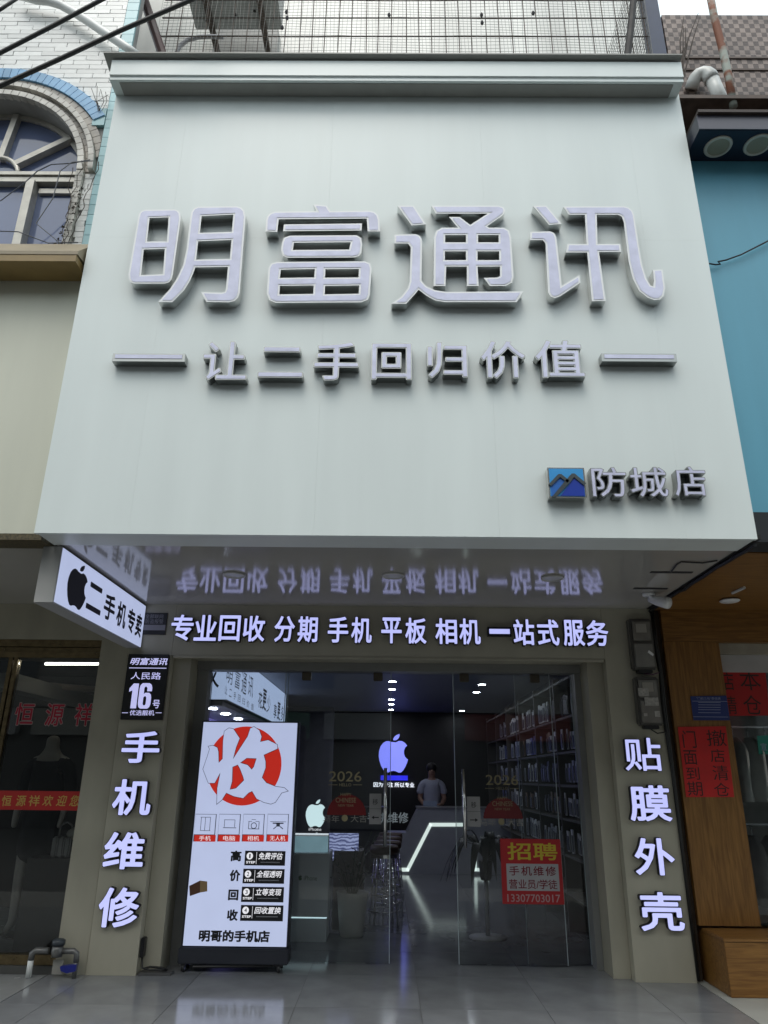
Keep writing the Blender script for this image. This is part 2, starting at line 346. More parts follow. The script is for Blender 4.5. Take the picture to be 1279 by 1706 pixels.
BIG = [
 (Z3, '明', [[(178,168),(183,146),(192,134),(208,128),(335,126),(350,131),(359,143),(361,165),(328,400),(322,424),(312,436),(295,442),(160,442),(147,436),(140,424),(138,402)], [(228,163),(309,160),(302,262),(217,263)], [(203,297),(293,294),(285,402),(192,406)]]),
 (Z3, '月', [[(402,160),(406,138),(416,123),(435,115),(600,113),(620,119),(632,132),(637,155),(612,480),(605,502),(590,516),(565,522),(470,520),(447,478),(535,481),(548,477),(553,465),(562,371),(423,373),(415,395),(400,430),(375,470),(325,521),(265,520),(315,465),(345,420),(372,362),(385,300)], [(450,155),(585,148),(578,222),(442,226)], [(435,262),(577,256),(570,337),(426,340)]]),
 (Z3, '富', [[(722,220),(724,175),(728,158),(740,144),(762,136),(940,134),(925,105),(983,110),(998,134),(1165,132),(1187,137),(1201,150),(1207,170),(1210,220),(1157,220),(1153,165),(778,168),(772,222)], [(800,190),(1133,186),(1131,216),(797,219)],
   [(792,268),(800,247),(825,238),(1110,236),(1130,248),(1134,275),(1130,310),(1120,325),(1100,331),(815,332),(796,324),(788,300)], [(843,268),(1085,266),(1078,297),(838,299)],
   [(735,375),(745,357),(770,350),(1145,347),(1168,356),(1174,378),(1166,490),(1157,511),(1130,522),(765,524),(738,512),(727,485)], [(787,383),(932,380),(929,416),(783,418)], [(977,381),(1120,380),(1118,416),(975,417)], [(783,452),(927,450),(925,486),(781,488)], [(976,452),(1121,450),(1119,485),(974,488)]]),
 (Z4, '通', [[(47,92),(105,92),(148,158),(97,162)], [(36,195),(112,193),(126,199),(133,210),(134,225),(132,358),(150,378),(180,392),(220,398),(493,396),(470,434),(215,434),(180,428),(150,412),(122,390),(105,410),(78,440),(25,440),(60,415),(83,385),(90,362),(94,240),(84,226),(36,226)],
   [(167,92),(405,92),(423,97),(429,108),(425,121),(412,132),(365,165),(372,170),(425,170),(443,180),(450,205),(459,345),(453,365),(430,377),(375,377),(353,348),(400,347),(411,342),(411,308),(331,308),(335,377),(293,377),(293,308),(220,308),(217,377),(175,377),(177,205),(184,181),(205,170),(262,170),(230,132),(268,132),(305,160),(367,120),(183,120)],
   [(216,196),(290,196),(290,222),(216,222)], [(333,196),(406,196),(406,222),(333,222)], [(215,254),(290,254),(290,285),(215,285)], [(331,254),(408,254),(408,285),(331,285)]]),
 (Z4, '讯', [[(528,93),(576,92),(630,157),(585,160)], [(518,185),(590,183),(604,190),(610,203),(612,215),(630,376),(693,338),(696,365),(625,413),(605,420),(590,414),(582,400),(572,225),(562,214),(518,214)],
   [(635,95),(850,94),(868,99),(881,110),(887,125),(905,240),(915,300),(930,350),(945,375),(955,378),(957,360),(953,320),(988,318),(997,385),(992,412),(978,425),(958,427),(935,418),(905,395),(882,350),(867,290),(850,150),(843,131),(830,124),(754,124),(757,228),(838,228),(841,256),(762,256),(786,430),(737,431),(720,258),(645,258),(650,228),(718,228),(712,124),(655,124)]]),
]
D = .075
for zf, ch, polys in BIG:
    pl = [[(p.x, p.z) for p in (atY(x, y, S-D) for x, y in zf(pp))] for pp in polys]
    def put(geo, front, depth, name, m, par):
        return MB().add([(x, S-front-((z-.5)*depth if depth else 0), y) for x, y, z in geo[0]], geo[1]).build(name, m, par)
    b = put(outline(pl, 0, .1), D, D, 'channel_letter', STEEL, FS)
    put(outline(pl, 0), D+.003, 0, 'letter_rim', RIM, b)
    put(outline(pl, -.014), D+.006, 0, 'letter_face', LAV, b)
SUB = [('让',339,411,570,631),('二',432,504,579,627),('手',524,596,571,632),('回',620,684,573,631),('归',713,777,571,628),('价',802,874,569,629),('值',893,971,568,628),('防',986,1043,779,827),('城',1050,1111,779,827),('店',1123,1176,778,826)]
for ch, x0, x1, y0, y1 in SUB: channel(ch, (x0, x1, y0, y1), S, FS, STEELD, LAV, .002, .024, .07)
for x0, x1 in ((187, 308), (1002, 1127)):
    c, w, h = pxrect(x0, x1, 590, 600, S-.07)
    b = bx('dash_bar', STEELD, FS, c.x-w/2, c.x+w/2, S-.07, S-.001, c.z-.035, c.z+.03)
    bx('bar_face', LAV, b, c.x-w/2+.02, c.x+w/2-.02, S-.074, S-.0705, c.z-.012, c.z+.018)
# square mountain emblem
lc, lw, lh = pxrect(913, 975, 779, 829, S-.07)
E0 = bx('emblem', STEEL, FS, lc.x-lw/2, lc.x+lw/2, S-.07, S-.001, lc.z-lh/2, lc.z+lh/2)
def epoly(pts, f, name, m):
    MB().slab([(lc.x+(u-.5)*lw, S-.07-f, lc.z+(.5-v)*lh) for u, v in pts], (0, f-.0005, 0)).build(name, m, E0)
EMB1, EMB2, EMB3 = mat('emblem_sky_blue', (.05, .33, .72), .3, var=.05), mat('emblem_blue', (.03, .16, .55), .3, var=.05), mat('emblem_deep_blue', (.015, .05, .38), .3, var=.05)
epoly([(.04,.04),(.96,.04),(.96,.96),(.04,.96)], .003, 'emblem_field', EMB1)
epoly([(.06,.55),(.30,.30),(.52,.52),(.12,.95),(.06,.95)], .005, 'emblem_peak', EMB2)
epoly([(.30,.95),(.72,.32),(.95,.58),(.95,.95)], .007, 'emblem_peak', EMB3)
for a in ([(.0,.58),(.28,.24),(.36,.24),(.56,.46),(.50,.53),(.32,.34),(.06,.64)], [(.06,1.0),(.42,.50),(.64,.22),(.72,.22),(1.0,.54),(.95,.62),(.69,.34),(.60,.48),(.17,1.0)]):
    epoly(a, .014, 'emblem_ridge', mat('emblem_ridge', (.10, .12, .13), .3, metal=.6))

# ================================================================== HEADER AND PILLAR LETTERS
HS = thing('header_lettering', (0, 0, 2.6), 'row of lit white characters across the beam above the doors', 'sign')
HDR = [('专',285,322),('业',324,361),('回',365,400),('收',405,441),('分',457,491),('期',496,529),('手',546,580),('机',585,619),('平',635,669),('板',675,710),('相',725,761),('机',765,800),('站',855,890),('式',895,931),('服',938,973),('务',976,1013)]
LBODY = mat('letter_black_return', (.012, .012, .02), .4, var=.1)
for ch, x0, x1 in HDR:
    dy = (x0-285)*.0135
    channel(ch, (x0, x1, 1024+dy, 1067+dy), 0, HS, LBODY, LIT, .02, .018, .05)
c, w, h = pxrect(815, 849, 1048, 1056, -.05)
b = bx('channel_letter', LBODY, HS, c.x-w/2-.015, c.x+w/2+.015, -.05, -.001, c.z-h/2-.02, c.z+h/2+.02)
bx('letter_face', LIT, b, c.x-w/2, c.x+w/2, -.054, -.0505, c.z-h/2, c.z+h/2)
VL = thing('pillar_lettering', (-2.2, 0, .5), 'lit white vertical characters for phone repair on the left pillar', 'sign')
for ch, r in (('手',(203,266,1218,1271)),('机',(188,252,1298,1358)),('维',(173,240,1386,1448)),('修',(164,231,1478,1545))): channel(ch, r, 0, VL, LBODY, LIT, .024, .016, .045)
VR = thing('pillar_lettering', (2.2, 0, .5), 'lit white vertical characters for film and cases on the right pillar', 'sign')
for ch, r in (('贴',(1040,1101,1229,1284.01)),('膜',(1048,1117,1308,1368)),('外',(1057,1123,1396,1458)),('壳',(1066,1138,1486,1551))): channel(ch, r, 0, VR, LBODY, LIT, .012 if ch == '贴' else .022, .016, .045)

# address plate
AP = thing('address_plate', (-2.22, 0, 1.95), 'black address plate with white number sixteen above the left pillar characters', 'sign')
bx('plate', BLACK, AP, -2.40, -2.03, -.04, -.001, 1.955, 2.53, bevel=.004)
WP = mat('white_print', (.8, .8, .9), .5, var=.03, emit=(.45, .45, .8), es=.55)
for s, r, b, sh in (('明富通讯',(217,279,1096,1108),.02,.2),('人民路',(218,268,1120,1132),.005,0),('号',(254,266,1166,1180),.01,0),('优选靓机',(216,257,1183,1192),.01,0)):
    printed(s, r, -.04, WP, AP, bold=b, shear=sh)
ONE = [[(0,.80),(.26,1),(.62,1),(.62,0),(.22,0),(.22,.72),(0,.66)]]
SIX = [[(.0,.2),(.0,.8),(.05,.92),(.2,1),(.75,1),(.92,.94),(1,.82),(1,.68),(.62,.68),(.62,.80),(.55,.86),(.43,.86),(.38,.8),(.38,.57),(.5,.62),(.8,.62),(.95,.55),(1,.42),(1,.18),(.93,.06),(.78,0),(.22,0),(.07,.06)], [(.38,.18),(.38,.42),(.45,.48),(.56,.48),(.62,.42),(.62,.18),(.56,.13),(.44,.13)]]
for pl, r in ((ONE, (214,229,1138.5,1180)), (SIX, (231,252,1138,1180.5))):
    c, w, h = pxrect(*r, -.04); gm = outline(pl); place(gm, gm[0], c, w, h, EX, EZ, NY, .0015, 0, 'lettering', WP, AP)
for r in ((215,277,1112.4,1113.6), (203,213,1187,1188), (259,269,1187,1188)):
    c, w, h = pxrect(*r, -.04); bx('rule_line', WP, AP, c.x-w/2, c.x+w/2, -.042, -.0405, c.z-h/2, c.z+h/2)
# alarm plate
AL = thing('alarm_plate', (-2.15, 0, 2.75), 'small dark alarm notice beside the projecting light box', 'sign')
c, w, h = pxrect(237, 277, 1021, 1057, -.01)
bx('plate', BLACK, AL, c.x-w/2, c.x+w/2, -.012, -.001, c.z-h/2, c.z+h/2)
GP = mat('grey_print', (.30, .29, .33), .5, var=.1)
printed('全部联网', (242,272,1023.5,1030.5), -.012, GP, AL); printed('防盗报警', (242,272,1031.5,1039), -.012, GP, AL)
c, w, h = pxrect(238, 275, 1041, 1050, -.012); bx('pale_band', GP, AL, c.x-w/2, c.x+w/2, -.0145, -.0125, c.z-h/2, c.z+h/2)

# ================================================================== PROJECTING LIGHT BOX
PL = thing('projecting_light_box', (-2.37, -.9, 2.58), 'projecting white light box with a black apple logo hung under the soffit', 'light box')
CASE = mat('lightbox_case', (.40, .40, .39), .4, var=.05)
bx('case', CASE, PL, -2.44, -2.306, -1.86, -.02, 2.585, 2.985, bevel=.004)
bx('lit_face', LITBOX, PL, -2.3055, -2.30, -1.85, -.03, 2.595, 2.975)
NX, EYm = (1, 0, 0), (0, 1, 0)
def onX(s, y0, y1, z0, z1, x, m, parent, bold=.03, name='lettering'):
    gm = glyph(s, bold, 0); return place(gm, gm[0], (x, (y0+y1)/2, (z0+z1)/2), y1-y0, z1-z0, EYm, EZ, NX, .002, 0, name, m, parent)
APPLE = [(.50,.20),(.58,.205),(.68,.165),(.78,.17),(.88,.22),(.945,.29),(.88,.345),(.845,.42),(.845,.50),(.875,.575),(.93,.625),(.975,.645),(.94,.74),(.885,.84),(.82,.93),(.75,.985),(.67,.99),(.58,.955),(.50,.945),(.42,.96),(.34,.99),(.26,.985),(.18,.92),(.11,.82),(.06,.70),(.03,.57),(.04,.44),(.09,.31),(.17,.225),(.27,.175),(.36,.175),(.43,.195)]
LEAF = [(.49,.155),(.50,.10),(.54,.05),(.60,.015),(.70,-.02),(.70,.04),(.67,.10),(.62,.14),(.56,.16)]
for pts in (APPLE, LEAF):
    gm = outline([[(u, 1-v) for u, v in pts]])
    P0 = [(-2.2985, -1.72+x*.36, 2.62+(y*.33 if True else 0)) for x, y, z in gm[0]]
    MB().add(P0, gm[1]).build('apple_mark', BLACKP, PL)
for ch, (y0, y1) in zip('二手机专卖', [(-1.35,-1.06),(-1.01,-.77),(-.72,-.50),(-.46,-.27),(-.24,-.08)]):
    onX(ch, y0, y1, 2.665, 2.875, -2.30, BLACKP, PL)

# ================================================================== SOFFIT FITTINGS
RING = mat('ring_trim', (.55, .54, .52), .4)
for i, (px, py, lab) in enumerate(((390, 957, 'round flush soffit light nearest the projecting light box'), (655, 958, 'round flush soffit light in the middle of the soffit'), (920, 962, 'round flush soffit light on the right of the soffit'))):
    p = atZ(px, py, 3.0); t = thing('soffit_light', (p.x, p.y, 2.99), lab, 'light', 'flush lights in the soffit')
    MB().lathe([(.075, 2.986), (.088, 2.986), (.09, 2.999), (.075, 2.999)], (p.x, p.y, 0), 28).build('trim_ring', RING, t, True)
    MB().lathe([(.0, 2.991), (.074, 2.991), (.074, 2.998), (0, 2.998)], (p.x, p.y, 0), 28).build('diffuser', mat('unlit_diffuser', (.5, .5, .48), .3), t)
for lab, a, b in (('upper thin dark cut slot at the right end of the soffit', (1083, 953), (1152, 954)), ('lower dark cut slot beside the small white spotlight', (1055, 980), (1118, 976))):
    p, q = atZ(*a, 3.0), atZ(*b, 3.0)
    tag(bx('cut_slot', DARK, None, p.x, q.x, p.y-.025, p.y+.012, 2.994, 2.999), lab, 'slot', 'slots cut in the soffit')
pp = [atZ(x, y, 2.99) for x, y in ((1118,953),(1128,940),(1135,936),(1170,938),(1195,934))]
tag(MB().tube(pp, .006, 6).build('loose_wire', CABLE), 'thin loose wire curling from the soffit slot to the wooden soffit', 'wire')
p = atZ(1080, 988, 3.0)
SPT = thing('spotlight', p, 'small white spotlight under the right end of the soffit', 'spotlight')
MB().lathe([(.0, 2.975), (.05, 2.975), (.05, 2.998), (0, 2.998)], (p.x, p.y, 0), 20).build('mount', WHITE, SPT, True)
MB().tube([(p.x, p.y, 2.978), (p.x+.05, p.y-.01, 2.94)], .012, 8).build('arm', WHITE, SPT, True)
MB().tube([(p.x+.02, p.y+.04, 2.955), (p.x+.05, p.y-.02, 2.93), (p.x+.10, p.y-.10, 2.895), (p.x+.115, p.y-.12, 2.885)], [.025, .04, .05, .048], 16).build('head', WHITE, SPT, True)
# wiring bundle on the boundary with the wooden soffit
tag(MB().tube([(2.40, y, 2.985+random.uniform(-.01, .008)) for y in [-2.05+k*.12 for k in range(18)]], .016, 6).build('cable_bundle', CABLE), 'black cable bundle along the edge between grey and wooden soffits', 'cable')

# ================================================================== METER BOXES
MBX = mat('meter_box_smoked', (.10, .095, .085), .3, var=.2, scale=12); MCL = mat('meter_cover', (.20, .19, .17), .18, spec=.7, var=.2, scale=8)
for k, (z0, z1, lab) in enumerate(((2.43, 2.89, 'upper grey electricity meter box under the soffit corner'), (1.95, 2.365, 'lower electricity meter box with paper stickers above the right pillar characters'))):
    t = thing('meter_box', (2.27, 0, z0), lab, 'meter box', 'electricity meters on the right pillar')
    x0, x1 = 2.165, 2.375
    bx('case', MBX, t, x0, x1, -.09, -.001, z0, z1, bevel=.012)
    zm = z0+.52*(z1-z0)
    bx('cover', MCL, t, x0+.02, x1-.02, -.10, -.0905, zm+.012, z1-.025, bevel=.006)
    bx('cover', MCL, t, x0+.02, x1-.02, -.105, -.0905, z0+.02, zm-.008, bevel=.006)
    bx('dial', mat('meter_dial', (.34, .32, .28), .4, var=.15), t, x0+.055, x1-.06, -.104, -.1005, z1-.13, z1-.05)
    bx('terminal_cap', BLACK, t, x0+.04, x1-.04, -.09, -.01, z0-.03, z0-.001, bevel=.005)
    ST = mat('sticker_paper', (.42, .40, .37), .6, var=.3, scale=60)
    if k:
        for a in ((x0+.012, x0+.105, z1-.17, z1-.10), (x0+.06, x1-.03, z1-.25, z1-.18), (x1-.075, x1-.03, z0+.07, z0+.12), (x0+.04, x0+.07, z0+.075, z0+.10)): bx('sticker', ST, t, a[0], a[1], -.1085, -.1055, a[2], a[3])
    else:
        MB().slab([(x1-.075, -.1085, z0+.15), (x1-.03, -.1085, z0+.115), (x1-.022, -.1085, z0+.135), (x1-.062, -.1085, z0+.17)], (0, .003, 0)).build('sticker', WHITE, t)
t = thing('meter_cables', (2.41, -.03, 2.0), 'dark cables running down beside the meter boxes', 'cable')
for dx, w in ((0, .014), (.018, .011), (-.012, .008)):
    MB().tube([(2.412+dx*.4, -.02-abs(dx), 2.98), (2.405+dx, -.02, 2.7), (2.42+dx*.6, -.03, 2.4), (2.412+dx, -.02, 2.1), (2.425+dx*.5, -.02, 1.6), (2.437, -.015, .02)], w, 6).build('cable', CABLE, t, True)
MB().tube([(2.27, -.05, 2.40), (2.33, -.10, 2.385), (2.40, -.05, 2.41)], .006, 6).build('cable', mat('purple_wire', (.08, .03, .06), .5), t)
MB().tube([(2.27, -.05, 1.92), (2.32, -.06, 1.885), (2.41, -.04, 1.90)], .006, 6).build('cable', CABLE, t)

# ================================================================== OPPOSITE SIDE OF THE STREET (seen in the glass)
OB = thing('opposite_building', (0, -18, -.15), 'long grey building across the street, mirrored faintly in the door glass', 'building')
bx('wall', mat('grey_render', (.20, .19, .175), .8, var=.2, scale=.5), OB, -32, 32, -28, -18, 3.6, 12.3)
bx('ground_floor', mat('dark_shopfronts', (.05, .05, .05), .5, var=.3, scale=.4), OB, -32, 32, -28, -18.3, -.15, 3.6)
wm = None
for i in range(12):
    for z in (4.4, 7.2, 10.0):
        x = -28+i*5
        if wm is None: o = MB().box(-1.1, 1.1, -.03, .03, 0, 1.6).build('window', mat('dark_window', (.03, .035, .04), .1)); wm = o.data
        else: o = bpy.data.objects.new('window', wm); COL.objects.link(o)
        o.parent = OB; o.location = (x, .02, z+.15)

rb = random.Random(3)
for i in range(13):
    x = -31+i*4.8; cs = rb.choice(((.5, .48, .42), (.35, .06, .05), (.08, .16, .3), (.55, .55, .55), (.12, .3, .2))); bx('shop_sign', mat('far_sign%d' % i, tuple(v*.4 for v in cs), .5), OB, x, x+4.3, -18.25, -17.98, 2.7, 3.55)
    if i % 3 != 1: bx('shutter', mat('far_shutter%d' % i, (.12+.1*rb.random(),)*3, .5), OB, x+.2, x+2.2, -18.29, -18.22, -.1, 2.6)

# ================================================================== ABOVE THE SIGN
CG = thing('security_cage', (0, -1.6, 7.03), 'rusty wire security cage with netting on top of the sign box', 'cage')
RUST = mat('rusty_bar', (.10, .075, .06), .7, var=.5, scale=14)
VINE0 = mat('dark_rag', (.04, .04, .045), .8); NET = mat('wire_net', (.16, .17, .16), .6, var=.3, scale=5)
yb = -1.55
for i in range(37):
    x = -2.3+i*.1325; MB().tube([(x, yb, 7.125), (x+random.uniform(-.012, .012), yb+.01, 8.2), (x+random.uniform(-.01, .01), yb, 9.6)], .005, 5).build('bar', RUST, CG)
for z in (7.35, 7.61, 7.87, 8.13, 8.39, 8.65, 8.91, 9.17, 9.43):
    MB().tube([(-2.36, yb-.008, z), (0, yb-.008, z+.012), (2.5, yb-.008, z+.02)], .007, 5).build('bar', RUST, CG)
m_ = MB()
for i in range(118):
    x = -2.36+i*.0415; pts = [(x+.012*math.sin(i*.6+k*.9), yb-.03+.008*math.sin(k+i), 7.03+k*.33) for k in range(9)]
    m_.tube(pts, .0016, 3, False)
for j in range(62):
    z = 7.05+j*.0415; m_.tube([(-2.36+k*.4, yb-.032, z+.012*math.sin(j*.5+k*1.3)) for k in range(13)], .0016, 3, False)
tag(m_.build('netting', NET, CG), kind='stuff')
pa, pb = atY(240, 0, yb-.06), atY(268, 84, yb-.06); d_ = (pb-pa)
MB().tube([pa-d_*1.5, pb+d_*1.2], .045, 8).build('post', mat('red_brown_post', (.05, .022, .022), .6, var=.3), CG)
pa, pb = atY(1054, 0, yb-.06), atY(1045, 84, yb-.06); d_ = (pb-pa)
MB().tube([pa-d_*1.5, pa+d_*.5+Vector((.01, 0, 0)), pb+d_*1.2], .035, 8).build('post', mat('black_post', (.03, .028, .028), .7, var=.4), CG)
for px, py in ((477, 20), (478, 30), (648, 25), (802, 25), (803, 38), (888, 22), (470, 46)):
    p = atY(px, py, yb-.03); MB().lathe([(0, -.03), (.012, -.02), (.018, 0), (.010, .025), (0, .04)], p, 7).build('tie_knot', VINE0, CG)
# side netting panel at the right
m_ = MB()
for i in range(16): m_.tube([(2.5, yb+.08*i, 7.03), (2.52, yb+.08*i, 9.6)], .003, 3, False)
for j in range(40): m_.tube([(2.5, yb, 7.05+j*.065), (2.51, yb+1.25, 7.05+j*.065)], .003, 3, False)
tag(m_.build('netting', NET, CG), kind='stuff')
# air conditioner hung behind the cage
a, b_ = atY(326, 50, -.72), atY(470, 48, -.72)
AC = thing('air_conditioner', (a.x, -.75, a.z), 'grey air conditioner unit on brackets seen from below through the cage', 'air conditioner')
ACG = mat('grey_sheet_metal', (.42, .43, .42), .5, var=.15, scale=5)
bx('case', ACG, AC, a.x, b_.x, -1.12, -.72, a.z, a.z+.65, bevel=.01)
for f in (.15, .5, .72): MB().lathe([(0, a.z-.004), (.018, a.z-.004), (.018, a.z-.001), (0, a.z-.001)], (a.x+f*(b_.x-a.x), -.80-.2*f, 0), 10).build('drain_hole', DARK, AC)
for f in (.20, .80):
    x = a.x+f*(b_.x-a.x); bx('bracket', RUST, AC, x-.03, x+.03, -1.2, -.31, a.z-.055, a.z-.003); bx('bracket', RUST, AC, x-.025, x+.025, -.36, -.302, a.z-.9, a.z-.056)
t2, t3 = atY(360, 56, -.34), atY(463, 84, -.34)
bx('wall_box', ACG, AC, t2.x, t3.x, -.40, -.302, t3.z-.4, t2.z)
tag(MB().tube([atY(x, y, -1.3) for x, y in ((294, 88), (300, 76), (312, 67), (330, 62), (352, 61), (372, 62))], .022, 10).build('drain_hose', mat('grey_hose', (.35, .35, .37), .5)), 'grey drain hose curving up behind the cornice to the air conditioner', 'hose')
tag(MB().tube([atY(x, y, -2.0) for x, y in ((30, -8), (60, 0), (80, 2), (100, 8), (125, 22), (150, 38), (170, 52), (190, 65), (212, 80), (228, 92))], .038, 12).build('conduit_pipe', PVC, smooth=True), 'white plastic conduit arching from the tiled wall to the cornice', 'pipe')
bc0, bc1 = atY(1088, 0, -1.45), atY(1110, 0, -1.45)
tag(MB().box(2.53, 2.675, -1.5, -1.38, 7.035, 12).build('corner_column', mat('navy_panel', (.025, .04, .09), .35, var=.15)), 'dark navy corner column rising behind the right end of the cornice', 'column')

# ================================================================== LEFT NEIGHBOUR
LB = thing('tiled_building', (-3.6, -1.9, 5.5), 'white tiled building with a blue arched window at the top left', 'building')
yw = -1.9; WT = mat('white_strip_tile', (.82, .83, .81), .25, var=.10, scale=4, orand=.13)
ACX, ACZ = -3.56, 6.29
bxl = MB()
# backing wall with an arched opening
A_ = 40; arc = [(ACX+.86*math.cos(math.pi*k/A_), ACZ+.86*math.sin(math.pi*k/A_)) for k in range(A_+1)]
wl = MB()
prev = None
for k in range(A_):
    (xa, za), (xb, zb) = arc[k], arc[k+1]
    wl.quad((xa, yw+.012, za), (xb, yw+.012, zb), (xb, yw+.012, 13), (xa, yw+.012, 13))
    wl.quad((xa, yw+.012, za), (xb, yw+.012, zb), (xb, yw+.35, zb), (xa, yw+.35, za))
wl.box(-9, ACX-.86, yw+.012, yw+.35, 5.3, 13); wl.box(ACX+.86, -2.45, yw+.012, yw+.10, 5.3, 13)
wl.build('wall', mat('grey_mortar', (.33, .33, .32), .8, var=.2), LB)
TW, TH = .262, .0555; tm = None
k = 0
z = 5.5
while z < 8.75:
    sh = (k*.41 % 1)*TW; x = -4.3+sh-TW
    while x < -2.56:
        x0, x1 = x+.003, min(x+TW-.003, -2.555)
        zz = z+TH/2; lim = None
        if zz < ACZ: lim = ACX+.925
        elif zz < ACZ+1.19: lim = ACX+math.sqrt(1.19**2-(zz-ACZ)**2)
        if lim is not None: x0 = max(x0, lim)
        if x1-x0 > .03:
            dy = random.uniform(0, .004)
            if abs(x1-x0-TW+.006) < 1e-6:
                if tm is None: o = MB().box(0, TW-.006, 0, .02, .002, TH-.003).build('tile', WT); tm = o.data
                else: o = bpy.data.objects.new('tile', tm); COL.objects.link(o)
            else: o = MB().box(0, x1-x0, 0, .02, .002, TH-.003).build('tile', WT)
            o.parent = LB; o.location = Vector((x0, yw-.008+dy, z))-OFF[LB]
        x += TW
    z += TH; k += 1
BLUET = mat('blue_glazed_tile', (.20, .42, .66), .25, var=.15, scale=7, orand=.12); TEALT = mat('pale_teal_tile', (.36, .60, .64), .25, var=.1, scale=5, orand=.14)
def arc_tiles(r0, r1, n, y0, y1, m, name, a0=.0, a1=180.):
    for i in range(n):
        t0, t1 = math.radians(a0+(a1-a0)*(i+.04)/n), math.radians(a0+(a1-a0)*(i+.96)/n)
        if ACX+r0*math.cos((t0+t1)/2) < -3.9: continue
        if ACX+r0*math.cos((t0+t1)/2) > -2.57: continue
        pts = [(min(ACX+r*math.cos(t), -2.552), y0, ACZ+r*math.sin(t)) for r, t in ((r0, t0), (r1, t0), (r1, t1), (r0, t1))]
        MB().slab(pts, (0, y1-y0, 0)).build(name, m, LB)
arc_tiles(1.075, 1.185, 44, yw-.03, yw+.02, BLUET, 'blue_tile', 32)
WT2 = mat('stained_white_tile', (.60, .58, .53), .3, var=.35, scale=6, orand=.15)
arc_tiles(.955, 1.0, 40, yw-.055, yw+.02, WT2, 'arch_tile'); arc_tiles(1.003, 1.07, 40, yw-.012, yw+.02, mat('grey_arch_band', (.42, .39, .35), .5, var=.25, scale=6), 'arch_tile')
arc_tiles(.86, .912, 38, yw-.045, yw+.02, WT2, 'arch_tile'); arc_tiles(.915, .952, 38, yw-.008, yw+.02, MATS['grey_arch_band'], 'arch_tile')
for i in range(14): # straight jamb tiles under the arch
    z = ACZ-.01-i*.058
    bx('jamb_tile', WT2, LB, ACX+.86, ACX+.92, yw-.04, yw+.02, z-.052, z)
for i in range(34):
    z = 5.42+i*.105; bx('teal_tile', TEALT, LB, -2.548, -2.44 if i > 12 else -2.405, yw-.012, yw+.012, z, z+.1)
for zz in (6.95, 6.85): bx('teal_tile', TEALT, LB, -2.66, -2.552, yw-.02, yw+.01, zz-.04, zz+.055)
# window
FRM = mat('aged_aluminium', (.52, .50, .45), .4, metal=.3, var=.2, scale=10)
wg = MB(); yg = yw+.20
win = MB().slab([(ACX-.86, yg, 5.3)]+[(ACX+.86, yg, 5.3)]+[(ACX+.855*math.cos(math.pi*k/24), yg, ACZ+.855*math.sin(math.pi*k/24)) for k in range(25)], (0, .012, 0)).build('window', mat('blue_tinted_glass', (.13, .165, .29), .06, spec=.9, var=.05), LB)
def wbar(p, q, w, dep=.06):
    p, q = Vector((p[0], 0, p[1])), Vector((q[0], 0, q[1])); d = (q-p).normalized(); n = Vector((-d.z, 0, d.x))*w/2
    MB().slab([Vector((v.x, yg-dep, v.z)) for v in (p-n, q-n, q+n, p+n)], (0, dep+.01, 0)).build('window_frame', FRM, win)
hub = (ACX+.04, 6.42)
for ang in (38, 85, 130): wbar((hub[0]+.19*math.cos(math.radians(ang)), hub[1]+.19*math.sin(math.radians(ang))), (hub[0]+.76*math.cos(math.radians(ang)), hub[1]+.70*math.sin(math.radians(ang))), .05)
ab = [(hub[0]+.2*math.cos(math.pi*k/14), hub[1]+.2*math.sin(math.pi*k/14)) for k in range(15)]
m_ = MB(); m_.tube([(x, yg-.04, z) for x, z in ab], .022, 8); m_.build('window_frame', FRM, win, True)
wbar((ACX-.86, 6.41), (ACX+.855, 6.41), .035, .08); wbar((ACX-.86, 6.355), (ACX+.855, 6.355), .05, .065)
wbar((-3.165, 6.33), (-3.165, 5.3), .07, .09); wbar((ACX+.835, 6.33), (ACX+.835, 5.3), .05, .05); wbar((-3.11, 6.26), (ACX+.835, 6.26), .05, .03)
ar_in = MB()
for k in range(24):
    t0, t1 = math.pi*k/24, math.pi*(k+1)/24
    ar_in.slab([(ACX+r*math.cos(t), yg-.03, ACZ+r*math.sin(t)) for r, t in ((.815, t0), (.858, t0), (.858, t1), (.815, t1))], (0, .025, 0))
ar_in.build('window_frame', FRM, win)
# wires and dead creeper on the window
VINE = mat('dead_vine', (.07, .055, .045), .8, var=.4)
t = thing('dead_creeper', (-2.64, -1.95, 5.5), 'dry brown creeper clinging to the right edge of the arched window', 'plant')
for s_ in range(3):
    x = -2.66+random.uniform(-.05, .05); z = 5.45; pts = []
    for k in range(14): pts.append((x, yw-.05-random.uniform(0, .03), z)); x += random.uniform(-.025, .032); z += random.uniform(.03, .1)
    MB().tube(pts, .0035, 4).build('stem', VINE, t)
m_ = MB()
for k in range(80):
    f = random.random()**1.4; c_ = Vector((-2.69+f*.09+random.uniform(-.035, .035), yw-.06-random.uniform(0, .03), 5.46+f*.62)); r_ = random.uniform(.008, .02)
    q = [c_+Vector((random.uniform(-1, 1), random.uniform(-1, 1), random.uniform(-1, 1)))*r_ for _ in range(4)]; m_.quad(*q)
tag(m_.build('dry_leaves', VINE, t), kind='stuff')
t = thing('wall_weed', (-2.62, -1.93, 6.9), 'small dry weed and thin wires above the end of the blue arch', 'plant')
for k in range(5):
    p0 = Vector((-2.60+random.uniform(-.02, .02), yw-.04, 6.95)); MB().tube([p0, p0+Vector((random.uniform(-.05, .05), -.01, .10)), p0+Vector((random.uniform(-.10, .08), -.02, random.uniform(.12, .3)))], .0025, 4).build('stem', VINE, t)
GW = mat('thin_grey_wire', (.10, .11, .13), .5)
